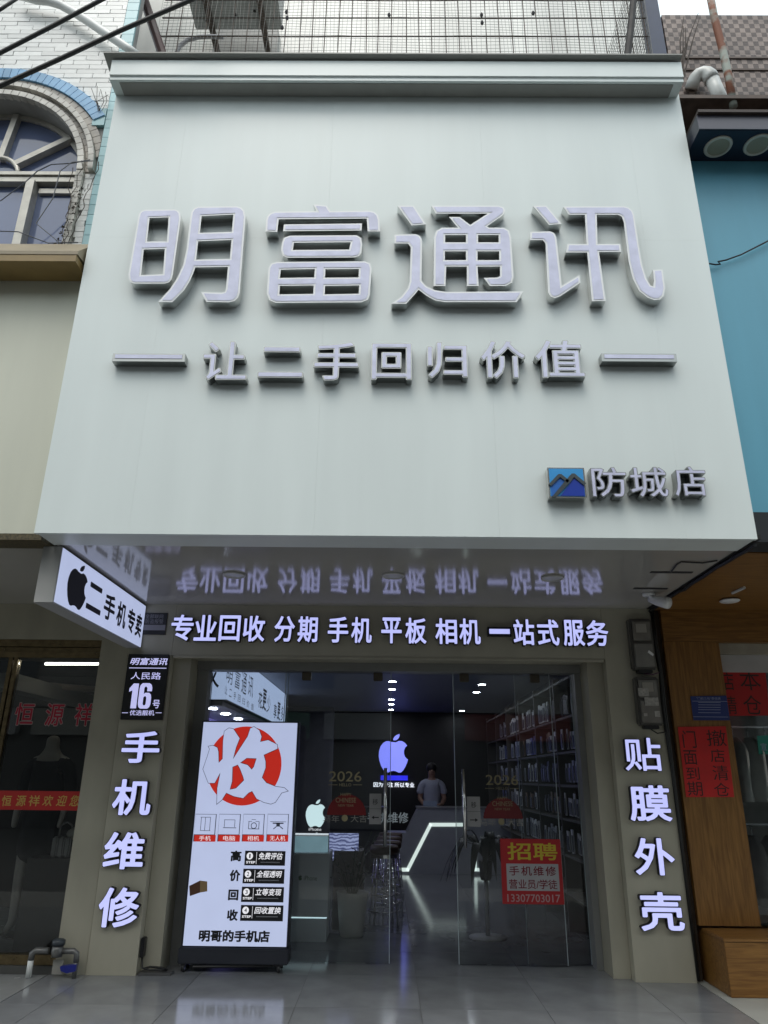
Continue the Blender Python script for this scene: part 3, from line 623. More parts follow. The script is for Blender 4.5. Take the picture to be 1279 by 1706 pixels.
for lab, pts in (('thin wire sagging across the arched window pane', ((-8, 385), (30, 386), (80, 405), (130, 404))), ('thin wire slanting over the lower right pane', ((100, 405), (60, 372), (88, 330), (100, 285), (120, 270), (155, 268))), ('pale wire curving over the window transom', ((0, 335), (40, 305), (62, 285), (85, 274), (120, 272), (150, 266)))):
    tag(MB().tube([atY(x, y, yw-.09) for x, y in pts], .0045, 5).build('thin_wire', GW), lab, 'wire', 'wires on the arched window')
# black overhead cables
for lab, pts, r in (('upper black overhead cable at the top left corner', ((-40, 40), (0, 16), (45, -14)), .014), ('middle black overhead cable crossing the white tiles', ((-30, 103), (0, 88), (90, 42), (168, 0), (190, -12)), .017), ('lower black overhead cable crossing the arch and the cage post', ((-30, 156), (0, 143), (100, 98), (200, 51), (318, 0), (360, -18)), .018)):
    tag(MB().tube([atY(x, y, -2.6) for x, y in pts], r, 8).build('overhead_cable', CABLE, smooth=True), lab, 'cable', 'black cables at the top left')
# fascia
LF = thing('neighbour_fascia', (-3.5, -2.0, 3.05), 'plain greenish beige fascia panel below the arched window', 'sign')
bx('panel', mat('greenish_beige_panel', (.62, .63, .53), .45, var=.07, scale=3, streak=.15), LF, -9, -2.392, -2.0, -1.93, 3.03, 5.42)
MB().slab([(-9, -1.998, 5.20), (-9, -2.24, 5.16), (-9, -2.24, 5.19), (-9, -1.998, 5.46)], (6.61, 0, 0)).build('ledge', mat('ledge_brown', (.30, .25, .17), .5, var=.15), LF)
bx('ledge_lip', mat('ledge_gold', (.28, .19, .07), .4, var=.2), LF, -9, -2.40, -2.236, -2.002, 5.10, 5.16)
bx('bottom_trim', mat('speckled_bronze', (.10, .08, .04), .5, var=.8, scale=60), LF, -9, -2.395, -2.0, -1.80, 2.985, 3.028)
# left shop front
LS = thing('neighbour_shop', (-3.5, 0, 0), 'dark clothing shop front at the left edge with brass framed glass', 'shop')
bx('soffit', mat('left_soffit', (.40, .385, .34), .45, var=.06), LS, -9, -2.45, -1.79, .3, 3.0, 3.03)
bx('header', BEIGE2, LS, -9, -2.684, .02, .35, 2.665, 2.998)
BRASS = mat('dark_brass', (.20, .15, .08), .3, metal=.8, var=.25, scale=20)
for z0, z1, yy in ((2.60, 2.663, .0), (2.555, 2.596, .03), (2.50, 2.551, .01)): bx('frame_rail', BRASS, LS, -9, -2.684, yy+.02, .25, z0, z1)
for x in (-3.50, -3.45): bx('frame_post', BRASS, LS, x-.02, x+.015, .03, .10, .14, 2.5)
bx('frame_rail', BRASS, LS, -9, -2.684, .02, .12, .06, .13); bx('plinth', mat('dark_stone', (.08, .08, .075), .3), LS, -9, -2.684, .0, .2, 0, .058)
bx('glass_pane', GLASS, LS, -3.43, -2.684, .05, .06, .13, 2.50); bx('glass_pane', GLASS, LS, -6.0, -3.53, .05, .06, .13, 2.50)
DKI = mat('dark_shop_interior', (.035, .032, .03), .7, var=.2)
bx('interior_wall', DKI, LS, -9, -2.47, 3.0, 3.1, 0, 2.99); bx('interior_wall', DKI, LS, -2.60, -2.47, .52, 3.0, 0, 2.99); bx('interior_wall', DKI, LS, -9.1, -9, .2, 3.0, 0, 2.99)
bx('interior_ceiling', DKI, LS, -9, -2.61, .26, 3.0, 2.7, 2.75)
bx('interior_beam', mat('grey_beam', (.30, .28, .25), .6), LS, -3.8, -3.6, .3, 2.8, 2.25, 2.4)
REDT = mat('crimson_film', (.42, .012, .04), .4, var=.1); PALE = mat('pale_outline', (.42, .36, .34), .5)
for ch, x0, x1, y0, y1 in (('恒', 25, 56, 1171, 1208), ('源', 76, 106, 1172, 1209), ('祥', 125, 153, 1172, 1209)):
    c, w, h = pxrect(x0, x1, y0, y1, .05); g0 = glyph(ch, .012); g1 = glyph(ch, .04)
    o = place(g1, g0[0], c, w, h, EX, EZ, NY, .001, 0, 'window_lettering', PALE, LS); place(g0, g0[0], c, w, h, EX, EZ, NY, .003, 0, 'letter_face', REDT, o)
bn = bx('banner', mat('red_banner', (.45, .016, .014), .5, var=.1), LS, -4.2, -2.69, .040, .049, 1.205, 1.358)
for ch, x0, x1 in (('恒', 3, 19), ('源', 27, 43), ('祥', 48, 66), ('欢', 71, 88), ('迎', 94, 111), ('您', 116, 133)):
    printed(ch, (x0, x1, 1325, 1343), .040, mat('gold_print', (.55, .38, .09), .4, var=.1), bn, bold=.012, shear=.15)
t = thing('tube_light', (-3.0, .9, 2.6), 'lit fluorescent tube under the dark shop ceiling at the left', 'light')
p, q = atY(75, 1106, .7), atY(170, 1106, .7)
MB().tube([p, q], .012, 8).build('tube', emis('tube_glow', (.9, .9, .8), 5), t); MB().box(p.x, q.x, .69, .73, p.z+.014, p.z+.05).build('fitting', WHITE, t)
p, q = atY(20, 1137, 1.0), atY(134, 1174, 1.0)
tag(MB().tube([p, p.lerp(q, .5)+Vector((0, .5, .12)), q+Vector((0, 1.0, .25))], .035, 10).build('hanging_rail', mat('pale_rail', (.34, .27, .22), .5), smooth=True), 'pale slanting rail hung inside the dark clothing shop', 'rail')

def skin(name, verts, edges, rad, m, parent, sub=2, root=0):
    me_ = bpy.data.meshes.new(name); off = OFF.get(parent, Vector()) if parent else Vector()
    me_.from_pydata([tuple(Vector(v)-off) for v in verts], edges, []); o = bpy.data.objects.new(name, me_); COL.objects.link(o)
    md = o.modifiers.new('s', 'SKIN'); md.use_smooth_shade = True
    for i, sv in enumerate(me_.skin_vertices[0].data):
        r = rad[i]; sv.radius = r if isinstance(r, tuple) else (r, r); sv.use_root = (i == root)
    ms = o.modifiers.new('u', 'SUBSURF'); ms.levels = ms.render_levels = sub
    dg = bpy.context.evaluated_depsgraph_get(); dg.update()
    nm = bpy.data.meshes.new_from_object(o.evaluated_get(dg)); o.modifiers.clear(); o.data = nm; bpy.data.meshes.remove(me_); nm.materials.clear(); nm.materials.append(m)
    if parent: o.parent = parent; OFF[o] = off
    return o
MANN = mat('mannequin_shell', (.42, .39, .35), .4, var=.05); BLKF = mat('black_cloth', (.010, .010, .012), .85, var=.2, bump=.3, bscale=30); GRYF = mat('dark_grey_cloth', (.03, .03, .032), .85, var=.2, bump=.3, bscale=30)
def mannequin(x, y, lab, coat, hand=True):
    t = thing('mannequin', (x, y, .14), lab, 'mannequin', 'mannequins in the left shop window')
    H = .14
    V = [(0,0,.98),(0,0,1.15),(0,-.01,1.35),(0,0,1.50),(0,-.01,1.60),(0,-.02,1.72),(-.17,0,1.46),(-.23,.02,1.22),(-.22,-.06,.98),(-.21,-.09,.88),(.17,0,1.46),(.23,.02,1.22),(.22,-.06,.98),(.21,-.09,.88),(-.10,0,.92),(-.11,-.02,.52),(-.12,0,.10),(-.12,-.10,.03),(.10,0,.92),(.11,-.02,.52),(.12,0,.10),(.12,-.10,.03)]
    Ed = [(0,1),(1,2),(2,3),(3,4),(4,5),(3,6),(6,7),(7,8),(8,9),(3,10),(10,11),(11,12),(12,13),(0,14),(14,15),(15,16),(16,17),(0,18),(18,19),(19,20),(20,21)]
    Rd = [(.14,.10),(.12,.09),(.15,.10),(.09,.07),.05,.085,.055,.042,.032,.025,.055,.042,.032,.025,.08,.055,.035,.03,.08,.055,.035,.03]
    skin('body', [(x+a, y+b, c+H) for a, b, c in V], Ed, Rd, MANN, t)
    C = [(0,0,.55),(0,0,.80),(0,0,1.02),(0,-.01,1.30),(0,0,1.46),(-.18,0,1.44),(-.235,.02,1.22),(-.23,-.05,1.02),(.18,0,1.44),(.235,.02,1.22),(.23,-.05,1.02)]
    skin('coat', [(x+a, y+b, c+H) for a, b, c in C], [(0,1),(1,2),(2,3),(3,4),(4,5),(5,6),(6,7),(4,8),(8,9),(9,10)], [(.21,.15),(.20,.14),(.17,.125),(.18,.13),(.11,.09),.075,.06,.05,.075,.06,.05], coat, t)
    MB().lathe([(.0, .135), (.2, .135), (.2, .148), (0, .148)], (x, y, 0), 24).build('base_plate', CHROME, t); return t
mannequin(-3.30, .75, 'mannequin in a long black coat behind the left shop glass', BLKF)
mannequin(-2.95, 1.7, 'mannequin in dark grey further inside the left shop', GRYF)
t = thing('handbag', (-2.95, .5, .75), 'grey panelled handbag standing on a dark plinth in the left shop window', 'bag')
GB = mat('grey_leather', (.28, .27, .26), .5, var=.15)
for i in range(3): bx('panel', GB, t, -3.03+i*.058, -2.978+i*.058, .42, .55, .80, .97, bevel=.012)
MB().tube([(-3.0, .48, .965), (-2.99, .48, 1.06), (-2.94, .48, 1.09), (-2.89, .48, 1.06), (-2.88, .48, .965)], .009, 6).build('handle', GB, t, True)
tag(bx('display_plinth', mat('dark_plinth', (.025, .022, .02), .5), None, -3.2, -2.72, .36, .66, .02, .798), 'dark plinth under the grey handbag in the left shop window', 'plinth')
t = thing('shoe', (-2.83, .5, .8), 'pale shoe on display beside the grey handbag', 'shoe')
skin('upper', [(-2.80, .5, 1.02), (-2.86, .48, 1.0), (-2.93, .46, .985)], [(0, 1), (1, 2)], [(.05, .06), (.05, .05), (.035, .03)], mat('pale_shoe', (.5, .48, .44), .5), t)
bx('sole', mat('pale_shoe_sole', (.4, .34, .26), .6), t, -2.97, -2.75, .44, .54, .945, .963, bevel=.006)
tag(bx('shoe_stand', MATS['dark_plinth'], None, -2.99, -2.72, .575, .66, .80, .94), 'low dark block behind the handbag in the left window', 'stand')
# water pipes at the pillar foot
WPp = thing('water_pipes', (-2.65, -.12, 0), 'water meter with white pipe and blue valve at the foot of the left pillar', 'water meter')
GM = mat('dull_brass_pipe', (.17, .17, .165), .4, metal=.5, var=.3, scale=20)
y_ = -.10
MB().tube([(-2.83, y_, 0), (-2.83, y_, .14)], .022, 12).build('riser_pipe', PVC, WPp, True)
MB().tube([(-2.83, y_, .12), (-2.828, y_, .165), (-2.80, y_, .185), (-2.70, y_, .185)], .024, 12).build('elbow', GM, WPp, True)
MB().lathe([(0, -.05), (.04, -.04), (.047, 0), (.04, .04), (0, .05)], (-2.63, y_, .185), 20).build('meter', GM, WPp, True)
MB().lathe([(0, .04), (.05, .04), (.05, .075), (.03, .085), (0, .085)], (-2.63, y_, .185), 20).build('meter_lid', mat('dark_lid', (.04, .05, .06), .4), WPp, True)
MB().tube([(-2.60, y_, .185), (-2.50, y_, .185), (-2.475, y_, .17), (-2.47, y_, .11)], .022, 12).build('elbow', GM, WPp, True)
MB().tube([(-2.47, y_, .12), (-2.47, y_, .0)], .018, 12).build('riser_pipe', GM, WPp, True)
MB().slab([(-2.58, y_-.035, .085), (-2.455, y_-.035, .10), (-2.455, y_-.035, .055), (-2.52, y_-.035, .04), (-2.57, y_-.035, .055)], (0, .05, 0)).build('valve_handle', mat('blue_valve', (.012, .02, .20), .4), WPp)
bx('paper_tag', mat('faded_card', (.30, .29, .26), .7, var=.2), WPp, -2.66, -2.58, y_+.02, y_+.026, .02, .12)

# ================================================================== RIGHT NEIGHBOUR
RB = thing('mosaic_building', (3.5, -1.5, 7), 'building clad in brown chequered mosaic at the top right', 'building')
mm = bpy.data.materials.new('brown_mosaic'); mm.use_nodes = True; n = mm.node_tree.nodes; l = mm.node_tree.links; b = n['Principled BSDF']
tc = n.new('ShaderNodeTexCoord'); sp = n.new('ShaderNodeSeparateXYZ'); cb = n.new('ShaderNodeCombineXYZ'); l.new(tc.outputs['Object'], sp.inputs[0]); l.new(sp.outputs[0], cb.inputs[0]); l.new(sp.outputs[2], cb.inputs[1])
ck = n.new('ShaderNodeTexChecker'); cm = n.new('ShaderNodeMapping'); cm.inputs['Scale'].default_value = (1/.052, 1/.062, 1); l.new(cb.outputs[0], cm.inputs[0]); l.new(cm.outputs[0], ck.inputs[0]); ck.inputs['Scale'].default_value = 1; ck.inputs[1].default_value = (.10, .072, .062, 1); ck.inputs[2].default_value = (.30, .235, .205, 1)
br = n.new('ShaderNodeTexBrick'); l.new(cb.outputs[0], br.inputs[0]); br.offset = .5; br.inputs['Scale'].default_value = 1; br.inputs['Mortar Size'].default_value = .006
br.inputs['Brick Width'].default_value = .062; br.inputs['Row Height'].default_value = .05; br.inputs['Mortar Smooth'].default_value = .3
br.inputs['Color1'].default_value = (.12, .088, .075, 1); br.inputs['Color2'].default_value = (.27, .205, .175, 1); br.inputs['Mortar'].default_value = (.20, .16, .14, 1)
no = n.new('ShaderNodeTexNoise'); no.inputs['Scale'].default_value = 2.2; no.inputs['Detail'].default_value = 7; l.new(tc.outputs['Object'], no.inputs[0])
rr = n.new('ShaderNodeMapRange'); rr.inputs[1].default_value = .35; rr.inputs[2].default_value = .65; rr.inputs[3].default_value = .55; rr.inputs[4].default_value = 1.1; l.new(no.outputs[0], rr.inputs[0])
sc_ = n.new('ShaderNodeVectorMath'); sc_.operation = 'SCALE'; l.new(ck.outputs[0], sc_.inputs[0]); l.new(rr.outputs[0], sc_.inputs['Scale']); l.new(sc_.outputs[0], b.inputs['Base Color'])
bp = n.new('ShaderNodeBump'); bp.inputs['Strength'].default_value = .5; bp.inputs['Distance'].default_value = .004; bp.invert = True; l.new(br.outputs[1], bp.inputs['Height']); l.new(bp.outputs[0], b.inputs['Normal']); b.inputs['Roughness'].default_value = .45
bx('wall', mm, RB, 2.69, 9, -1.5, -.5, 3.1, 8.80)
for z in (8.18, 8.02): bx('string_course', mat('brown_ledge', (.12, .09, .075), .6, var=.3), RB, 2.69, 9, -1.512, -1.501, z, z+.02)
bx('gutter', mat('rusty_gutter', (.10, .07, .055), .6, var=.5, scale=9), RB, 2.42, 9, -1.9, -1.502, 7.18, 7.22)
a, c = atY(1204, 174, -1.62), atY(1185, 130, -1.62); ctr = atY(1176, 134, -1.62)
t = thing('drain_outlet', a, 'short white plastic drain pipe with an elbow on the brown mosaic', 'pipe')
MB().tube([a, a.lerp(c, .5), c], .062, 20).build('pipe', PVC, t, True)
e2 = [c+Vector((0, 0, -.03)), c+Vector((-.01, 0, .02)), c+Vector((-.03, .008, .06)), c+Vector((-.06, .02, .085)), c+Vector((-.095, .035, .085)), c+Vector((-.125, .05, .06)), c+Vector((-.145, .07, .02)), c+Vector((-.155, .10, -.02))]
MB().tube(e2, [.069, .069, .067, .064, .062, .060, .060, .060], 20).build('elbow', PVC, t, True)
MB().tube([a+Vector((-.006, 0, .025)), a+Vector((0, 0, -.005))], .068, 20).build('collar', PVC, t, True)
pp = [atY(x, y, -1.85) for x, y in ((1183, -6), (1190, 30), (1203, 80), (1212, 120), (1222, 178))]
rm = bpy.data.materials.new('rusty_painted_pole'); rm.use_nodes = True; n = rm.node_tree.nodes; l = rm.node_tree.links; b = n['Principled BSDF']
tc = n.new('ShaderNodeTexCoord'); no = n.new('ShaderNodeTexNoise'); no.inputs['Scale'].default_value = 4; no.inputs['Detail'].default_value = 8; l.new(tc.outputs['Object'], no.inputs[0])
cr = n.new('ShaderNodeValToRGB'); cr.color_ramp.elements[0].position = .47; cr.color_ramp.elements[1].position = .55; cr.color_ramp.elements[0].color = (.20, .07, .035, 1); cr.color_ramp.elements[1].color = (.34, .37, .33, 1)
l.new(no.outputs[0], cr.inputs[0]); l.new(cr.outputs[0], b.inputs['Base Color']); b.inputs['Roughness'].default_value = .7
tag(MB().tube(pp, .035, 10).build('rusty_pole', rm, smooth=True), 'leaning pole with peeling paint and rust in front of the brown mosaic', 'pole')
t = thing('dry_branch', (2.55, -1.55, 7.3), 'thin bare branches growing beside the right end of the cornice', 'plant')
b0 = atY(1133, 110, -1.7)
for k in range(9):
    e_ = atY(1133+random.uniform(2, 36), random.uniform(20, 90), -1.7); e_ = b0.lerp(e_, random.uniform(.5, 1)) if k else atY(1163, 22, -1.7)
    MB().tube([b0+Vector((0, 0, random.uniform(-.2, 0))), b0.lerp(e_, .5)+Vector((random.uniform(-.03, .03), 0, 0)), e_], [.008, .006, .003], 5).build('twig', VINE, t)
# eave box with two lamps over the teal sign
zE = atY(1165, 268, -2.0).z; yE = atZ(1155, 215, zE).y
EV = thing('eave_box', (3.2, -2.2, zE), 'dark navy eave box with two round lamps above the teal sign', 'canopy')
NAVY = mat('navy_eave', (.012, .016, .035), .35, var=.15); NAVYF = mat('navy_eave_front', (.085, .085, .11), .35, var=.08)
zT = atY(1155, 192, yE).z
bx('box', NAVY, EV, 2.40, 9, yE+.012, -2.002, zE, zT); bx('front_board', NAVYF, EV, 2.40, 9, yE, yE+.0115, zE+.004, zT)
bx('top_plate', mat('dark_flashing', (.05, .035, .03), .6, var=.4), EV, 2.40, 9, yE-.03, -1.75, zT+.002, zT+.03)
for px, py in ((1196, 244), (1262, 241)):
    p = atZ(px, py, zE); o = MB().lathe([(.085, zE-.012), (.105, zE-.010), (.11, zE-.001), (.085, zE-.001)], (p.x, p.y, 0), 32).build('lamp_ring', mat('pale_lamp_ring', (.62, .60, .52), .4), EV, True)
    MB().lathe([(0, zE-.007), (.084, zE-.007), (.084, zE-.002), (0, zE-.002)], (p.x, p.y, 0), 32).build('lamp_lens', mat('lamp_lens', (.36, .34, .25), .3), o)
TS = thing('teal_sign', (3.2, -2.0, 3.2), 'plain blue-teal sign panel on the right neighbour', 'sign')
bx('panel', mat('teal_panel', (.12, .37, .50), .4, var=.10, scale=3, streak=.15), TS, 2.39, 9, -2.0, -1.9, 3.22, zE-.002)
bx('bottom_trim', mat('black_trim', (.015, .018, .022), .4), TS, 2.385, 9, -2.03, -1.8, 3.005, 3.218)
tag(MB().tube([atY(x, y, -2.03) for x, y in ((1181, 439), (1192, 441), (1200, 440), (1196, 436), (1210, 433), (1235, 424), (1290, 396))], .006, 6).build('stray_wire', CABLE), 'thin black stray wire across the teal sign', 'wire')
# wooden shop front
WS = thing('wooden_shopfront', (3.0, 0, 0), 'wood veneer shop front with soffit, post and box base on the right', 'shop')
bx('soffit', WOODH, WS, 2.425, 9, -1.79, .3, 3.0, 3.03); bx('header', WOODH, WS, 2.50, 9, -.0, .3, 2.70, 2.998)
bx('post', WOODV, WS, 2.50, 3.00, .002, .3, .40, 2.698)
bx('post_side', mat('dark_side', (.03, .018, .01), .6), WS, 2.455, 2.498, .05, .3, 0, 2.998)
bx('base_box', WOODH, WS, 2.52, 4.6, -.40, .3, 0, .36, bevel=.003); bx('base_top', WOODH, WS, 2.515, 4.6, -.408, .0, .362, .385, bevel=.002)
bx('opening_frame', mat('pale_stone_trim', (.35, .32, .26), .5, var=.2), WS, 3.002, 9, .06, .3, 2.60, 2.698); bx('opening_frame', mat('white_valance', (.42, .40, .40), .6), WS, 3.002, 9, .1, .28, 2.44, 2.598)
bx('glass_pane', GLASS, WS, 3.0, 9, .12, .128, .40, 2.44)
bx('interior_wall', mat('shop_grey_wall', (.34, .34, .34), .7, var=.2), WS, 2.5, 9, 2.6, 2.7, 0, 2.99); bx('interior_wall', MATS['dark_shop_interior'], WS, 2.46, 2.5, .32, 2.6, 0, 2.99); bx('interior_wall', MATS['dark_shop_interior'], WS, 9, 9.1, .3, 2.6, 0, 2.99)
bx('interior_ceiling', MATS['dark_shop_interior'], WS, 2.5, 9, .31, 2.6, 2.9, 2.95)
p = atZ(1215, 998, 3.0)
t = thing('oval_lamp', (p.x, p.y, 2.98), 'white round lamp hanging loose from the wooden soffit', 'lamp')
MB().lathe([(0, 2.975), (.075, 2.975), (.085, 2.985), (.07, 2.994), (0, 2.994)], (p.x, p.y, 0), 28).build('disc', WHITE, t, True)
q0, q1 = atZ(1220, 988, 2.99), atZ(1240, 979, 2.99); MB().tube([q0, q1], .012, 8).build('spring_clip', PVC, t)
# posters on the right
def poster(name, corners, y, m, label, cat, rows, mt, thick=.002, bold=.0):
    P_ = [atY(*c_, y) for c_ in corners]; t_ = thing(name, P_[3], label, cat)
    MB().slab([(p_.x, y, p_.z) for p_ in P_], (0, thick, 0)).build('sheet', m, t_)
    for ch, x0, x1, y0, y1 in rows: printed(ch, (x0, x1, y0, y1), y, mt, t_, bold=bold)
    return t_
INK = mat('brush_ink', (.03, .006, .006), .6)
poster('poster', ((1129, 1211), (1209, 1210), (1223, 1328), (1143, 1328)), -.006, RED, 'red handwritten closing sale poster on the wooden post', 'poster',
       [('撤',1177,1209,1216,1243),('店',1183,1207,1248,1270),('清',1187,1213,1275,1300),('仓',1189,1215,1304,1326),('门',1137,1159,1217,1246),('面',1139,1161,1250,1274),('到',1143,1165,1278,1299),('期',1145,1170,1302,1326)], INK)
poster('poster', ((1180, 1108), (1274, 1107), (1282, 1192), (1190, 1193)), .11, mat('dark_red_paper', (.40, .008, .008), .6, var=.12), 'red sale poster inside the right shop glass, partly behind the post', 'poster',
       [('本',1232,1266,1116,1150),('仓',1238,1268,1158,1190),('店',1200,1222,1120,1150),('清',1206,1227,1160,1190)], INK)
BLP = mat('blue_plate', (.02, .035, .16), .4, var=.08); PB = mat('pale_blue_print', (.30, .33, .48), .5)
t = poster('notice_plate', ((1150, 1160), (1210, 1159), (1216, 1200), (1155, 1200)), -.006, BLP, 'blue notice plate on the wooden post above the red poster', 'sign', [('"门前三包"责任牌',1160,1200,1161.5,1166)], PB)
for y0 in (1170, 1174, 1178, 1182, 1187): c, w, h = pxrect(1163, 1200, y0, y0+.8, -.006); bx('print_line', PB, t, c.x-w/2, c.x+w/2, -.0085, -.0065, c.z-h/2, c.z+h/2)
for x0, x1, y0, y1 in ((1153, 1211, 1168, 1168.7), (1155, 1213, 1194, 1194.7)): c, w, h = pxrect(x0, x1, y0, y1, -.006); bx('print_line', PB, t, c.x-w/2, c.x+w/2, -.0085, -.0065, c.z-h/2, c.z+h/2)
poster('sticker', ((1261, 1226), (1290, 1224), (1292, 1256), (1264, 1257)), .115, mat('teal_sticker', (.02, .22, .17), .5), 'small teal sticker on the right shop glass', 'sticker', [('宣',1267,1277,1238,1250)], PB)
SHIRTS = [mat('white_shirt', (.78, .78, .75), .8, var=.12, scale=9, bump=.5, bscale=9), mat('grey_shirt', (.22, .22, .21), .8, var=.15, scale=9, bump=.5, bscale=9)]
rail = bx('clothes_rail', CHROME, None, 2.9, 5.0,   .34, .355, 1.965, 1.98); tag(rail, 'upper metal clothes rail inside the right shop', 'rail', 'clothes rails')
rail = bx('clothes_rail', CHROME, None, 2.9, 5.0, .34, .355, 1.135, 1.15); tag(rail, 'lower metal clothes rail inside the right shop', 'rail', 'clothes rails')
def shirt(x, z, m, lab, L):
    t_ = thing('shirt', (x, .35, z-L), lab, 'shirt', 'clothes hung in the right shop'); w = random.uniform(.05, .07)
    vs_, fs_ = [], []; NR, NC = 9, 12
    for i in range(NR):
        f = i/(NR-1); zz = z-.07-f*L; hy = (.08+.14*min(1, f*6))*(1+.05*math.sin(f*5)); hx = w*(.35+.5*f)
        for k in range(NC):
            a_ = 2*math.pi*k/NC; rr_ = 1+.18*math.sin(3*a_+x*30+f*2); vs_.append((x+hx*math.cos(a_)*rr_+.02*f*math.sin(x*40),   .35+hy*math.sin(a_)*rr_, zz))
    for i in range(NR-1): fs_ += [(i*NC+k, i*NC+(k+1) % NC, (i+1)*NC+(k+1) % NC, (i+1)*NC+k) for k in range(NC)]
    MB().add(vs_, fs_).build('cloth', m, t_, True)
    MB().tube([(x, .35, z-.08), (x, .35, z-.02), (x, .365, z+.018), (x, .35, z+.03), (x, .335, z+.015)], .004, 5).build('hanger', CHROME, t_)
for i, x in enumerate((3.16, 3.30, 3.46, 3.62, 3.80)):
    shirt(x, 1.95, SHIRTS[1] if i == 2 else SHIRTS[0], ('white shirt hung nearest the post on the upper rail', 'second white shirt from the post on the upper rail', 'grey shirt on the upper rail behind the teal sticker', 'fourth shirt from the post on the upper rail, white', 'fifth shirt from the post on the upper rail, white')[i], .55)
for i, x in enumerate((3.20, 3.36, 3.55, 3.75)):
    shirt(x, 1.12, SHIRTS[1], ('grey garment nearest the post on the lower rail', 'second grey garment from the post on the lower rail', 'third grey garment from the post on the lower rail', 'fourth grey garment from the post on the lower rail')[i], .55)

# ================================================================== GLASS DOORS
yd = .45
def pane(name, x0, x1, y, label):
    t_ = thing(name, ((x0+x1)/2, y, 0), label, 'glass door' if 'door' in name else 'glass panel')
    bx('glass', GLASS, t_, x0, x1, y, y+.010, .012, 2.447)
    for x in (x0, x1): bx('glass_edge', mat('green_glass_edge', (.42, .48, .50), .2), t_, x-.003, x+.003, y-.001, y+.011, .012, 2.447)
    return t_
f0 = pane('fixed_glass', -1.745, -1.0, yd+.05, 'fixed left glass panel behind the wheeled light box')
d0 = pane('sliding_door', -1.02, -.004, yd, 'left sliding glass door standing half open')
d1 = pane('sliding_door', .592, 1.52, yd, 'right sliding glass door with the red recruitment notice')
f1 = pane('fixed_glass', 1.19, 1.735, yd+.05, 'fixed right glass panel in front of the phone case shelves')
for d_, xx in ((d0, (-.82, -.13)), (d1, (.70, 1.38))):
    for x in xx: bx('hanger_clamp', mat('bronze_clamp', (.09, .075, .055), .35, metal=.5), d_, x-.045, x+.045, yd-.02, yd+.03, 2.37, 2.449, bevel=.006)
for d_, x in ((d0, -.05), (d1, .665)):
    MB().tube([(x, yd-.05, .92), (x, yd-.05, 1.58)], .016, 14).build('handle', STEEL, d_, True)
    for z in (1.05, 1.45): MB().tube([(x, yd-.05, z), (x, yd+.001, z)], .009, 8).build('handle_post', STEEL, d_)
for d_, r, arrow in ((d0, (615, 635, 1322, 1373), -1), (d1, (778, 800, 1327, 1377), 1)):
    c, w, h = pxrect(*r, yd-.002); o = bx('push_label', mat('grey_label', (.34, .33, .33), .5), d_, c.x-w/2, c.x+w/2, yd-.003, yd-.0005, c.z-h/2, c.z+h/2)
    x0, x1, y0, y1 = r; printed('移', ((x0+x1)/2-4.5, (x0+x1)/2+4.5, y0+9, y0+19), yd-.003, BLACKP, o, 'lettering')
    zc = c.z-h*.28; s_ = arrow; L_ = w*.30
    MB().slab([(c.x-s_*L_, yd-.0055, zc-.004), (c.x+s_*L_*.3, yd-.0055, zc-.004), (c.x+s_*L_*.3, yd-.0055, zc-.016), (c.x+s_*L_, yd-.0055, zc), (c.x+s_*L_*.3, yd-.0055, zc+.016), (c.x+s_*L_*.3, yd-.0055, zc+.004), (c.x-s_*L_, yd-.0055, zc+.004)], (0, .002, 0)).build('arrow', BLACKP, o)
    bx('rule_line', mat('label_rule', (.15, .15, .15), .5), o, c.x-w/2, c.x+w/2, yd-.005, yd-.0035, c.z-.002, c.z+.002)
# new year stickers on both doors
def newyear(px, py, y, d_, k):
    GOLD = MATS.get('gold_film%d' % k) or mat('gold_film%d' % k, (.42*k, .36*k, .20*k), .4, var=.1); RF = MATS.get('red_film%d' % k) or mat('red_film%d' % k, (.22*k, .006, .008), .5, var=.15)
    printed('2026', (px-27, px+27, py-9, py+8), y, GOLD, d_, 'sticker', bold=.004)
    printed('HELLO', (px-10, px+10, py+11, py+16), y, GOLD, d_, 'sticker')
    for a_, b_ in ((-28, -13), (13, 28)):
        c, w, h = pxrect(px+a_, px+b_, py+13, py+14, y); bx('sticker', GOLD, d_, c.x-w/2, c.x+w/2, y-.002, y-.0003, c.z-h/2, c.z+h/2)
    c = atY(px+2, py+64, y); R_ = .175
    pts = [(c.x+R_*(1+.025*(i % 2))*math.cos(math.radians(i*5)), y-.0012, c.z+R_*(1+.025*(i % 2))*math.sin(math.radians(i*5))) for i in range(37)]
    MB().slab(pts, (0, .0009, 0)).build('sticker', RF, d_)
    printed('CHINESE', (px-16, px+18, py+35, py+43), y, GOLD, d_, 'sticker', lift=.0025); printed('HAPPY', (px-8, px+10, py+27, py+32), y, GOLD, d_, 'sticker', lift=.0025); printed('NEW YEAR', (px-12, px+14, py+46, py+50), y, GOLD, d_, 'sticker', lift=.0025)
    printed('马年', (px-37, px-10, py+64, py+76), y, mat('pale_film', (.34, .32, .28), .5), d_, 'sticker'); printed('大吉', (px+9, px+36, py+64, py+76), y, MATS['pale_film'], d_, 'sticker')
    c = atY(px-1, py+69, y); MB().lathe([(0, -.001), (.028, -.001), (.028, 0), (0, 0)], (c.x, y-.0004, c.z), 16, 'Y').build('sticker', GOLD, d_)
newyear(575, 1294, yd, d0, 1); newyear(836, 1300, yd, d1, .6)
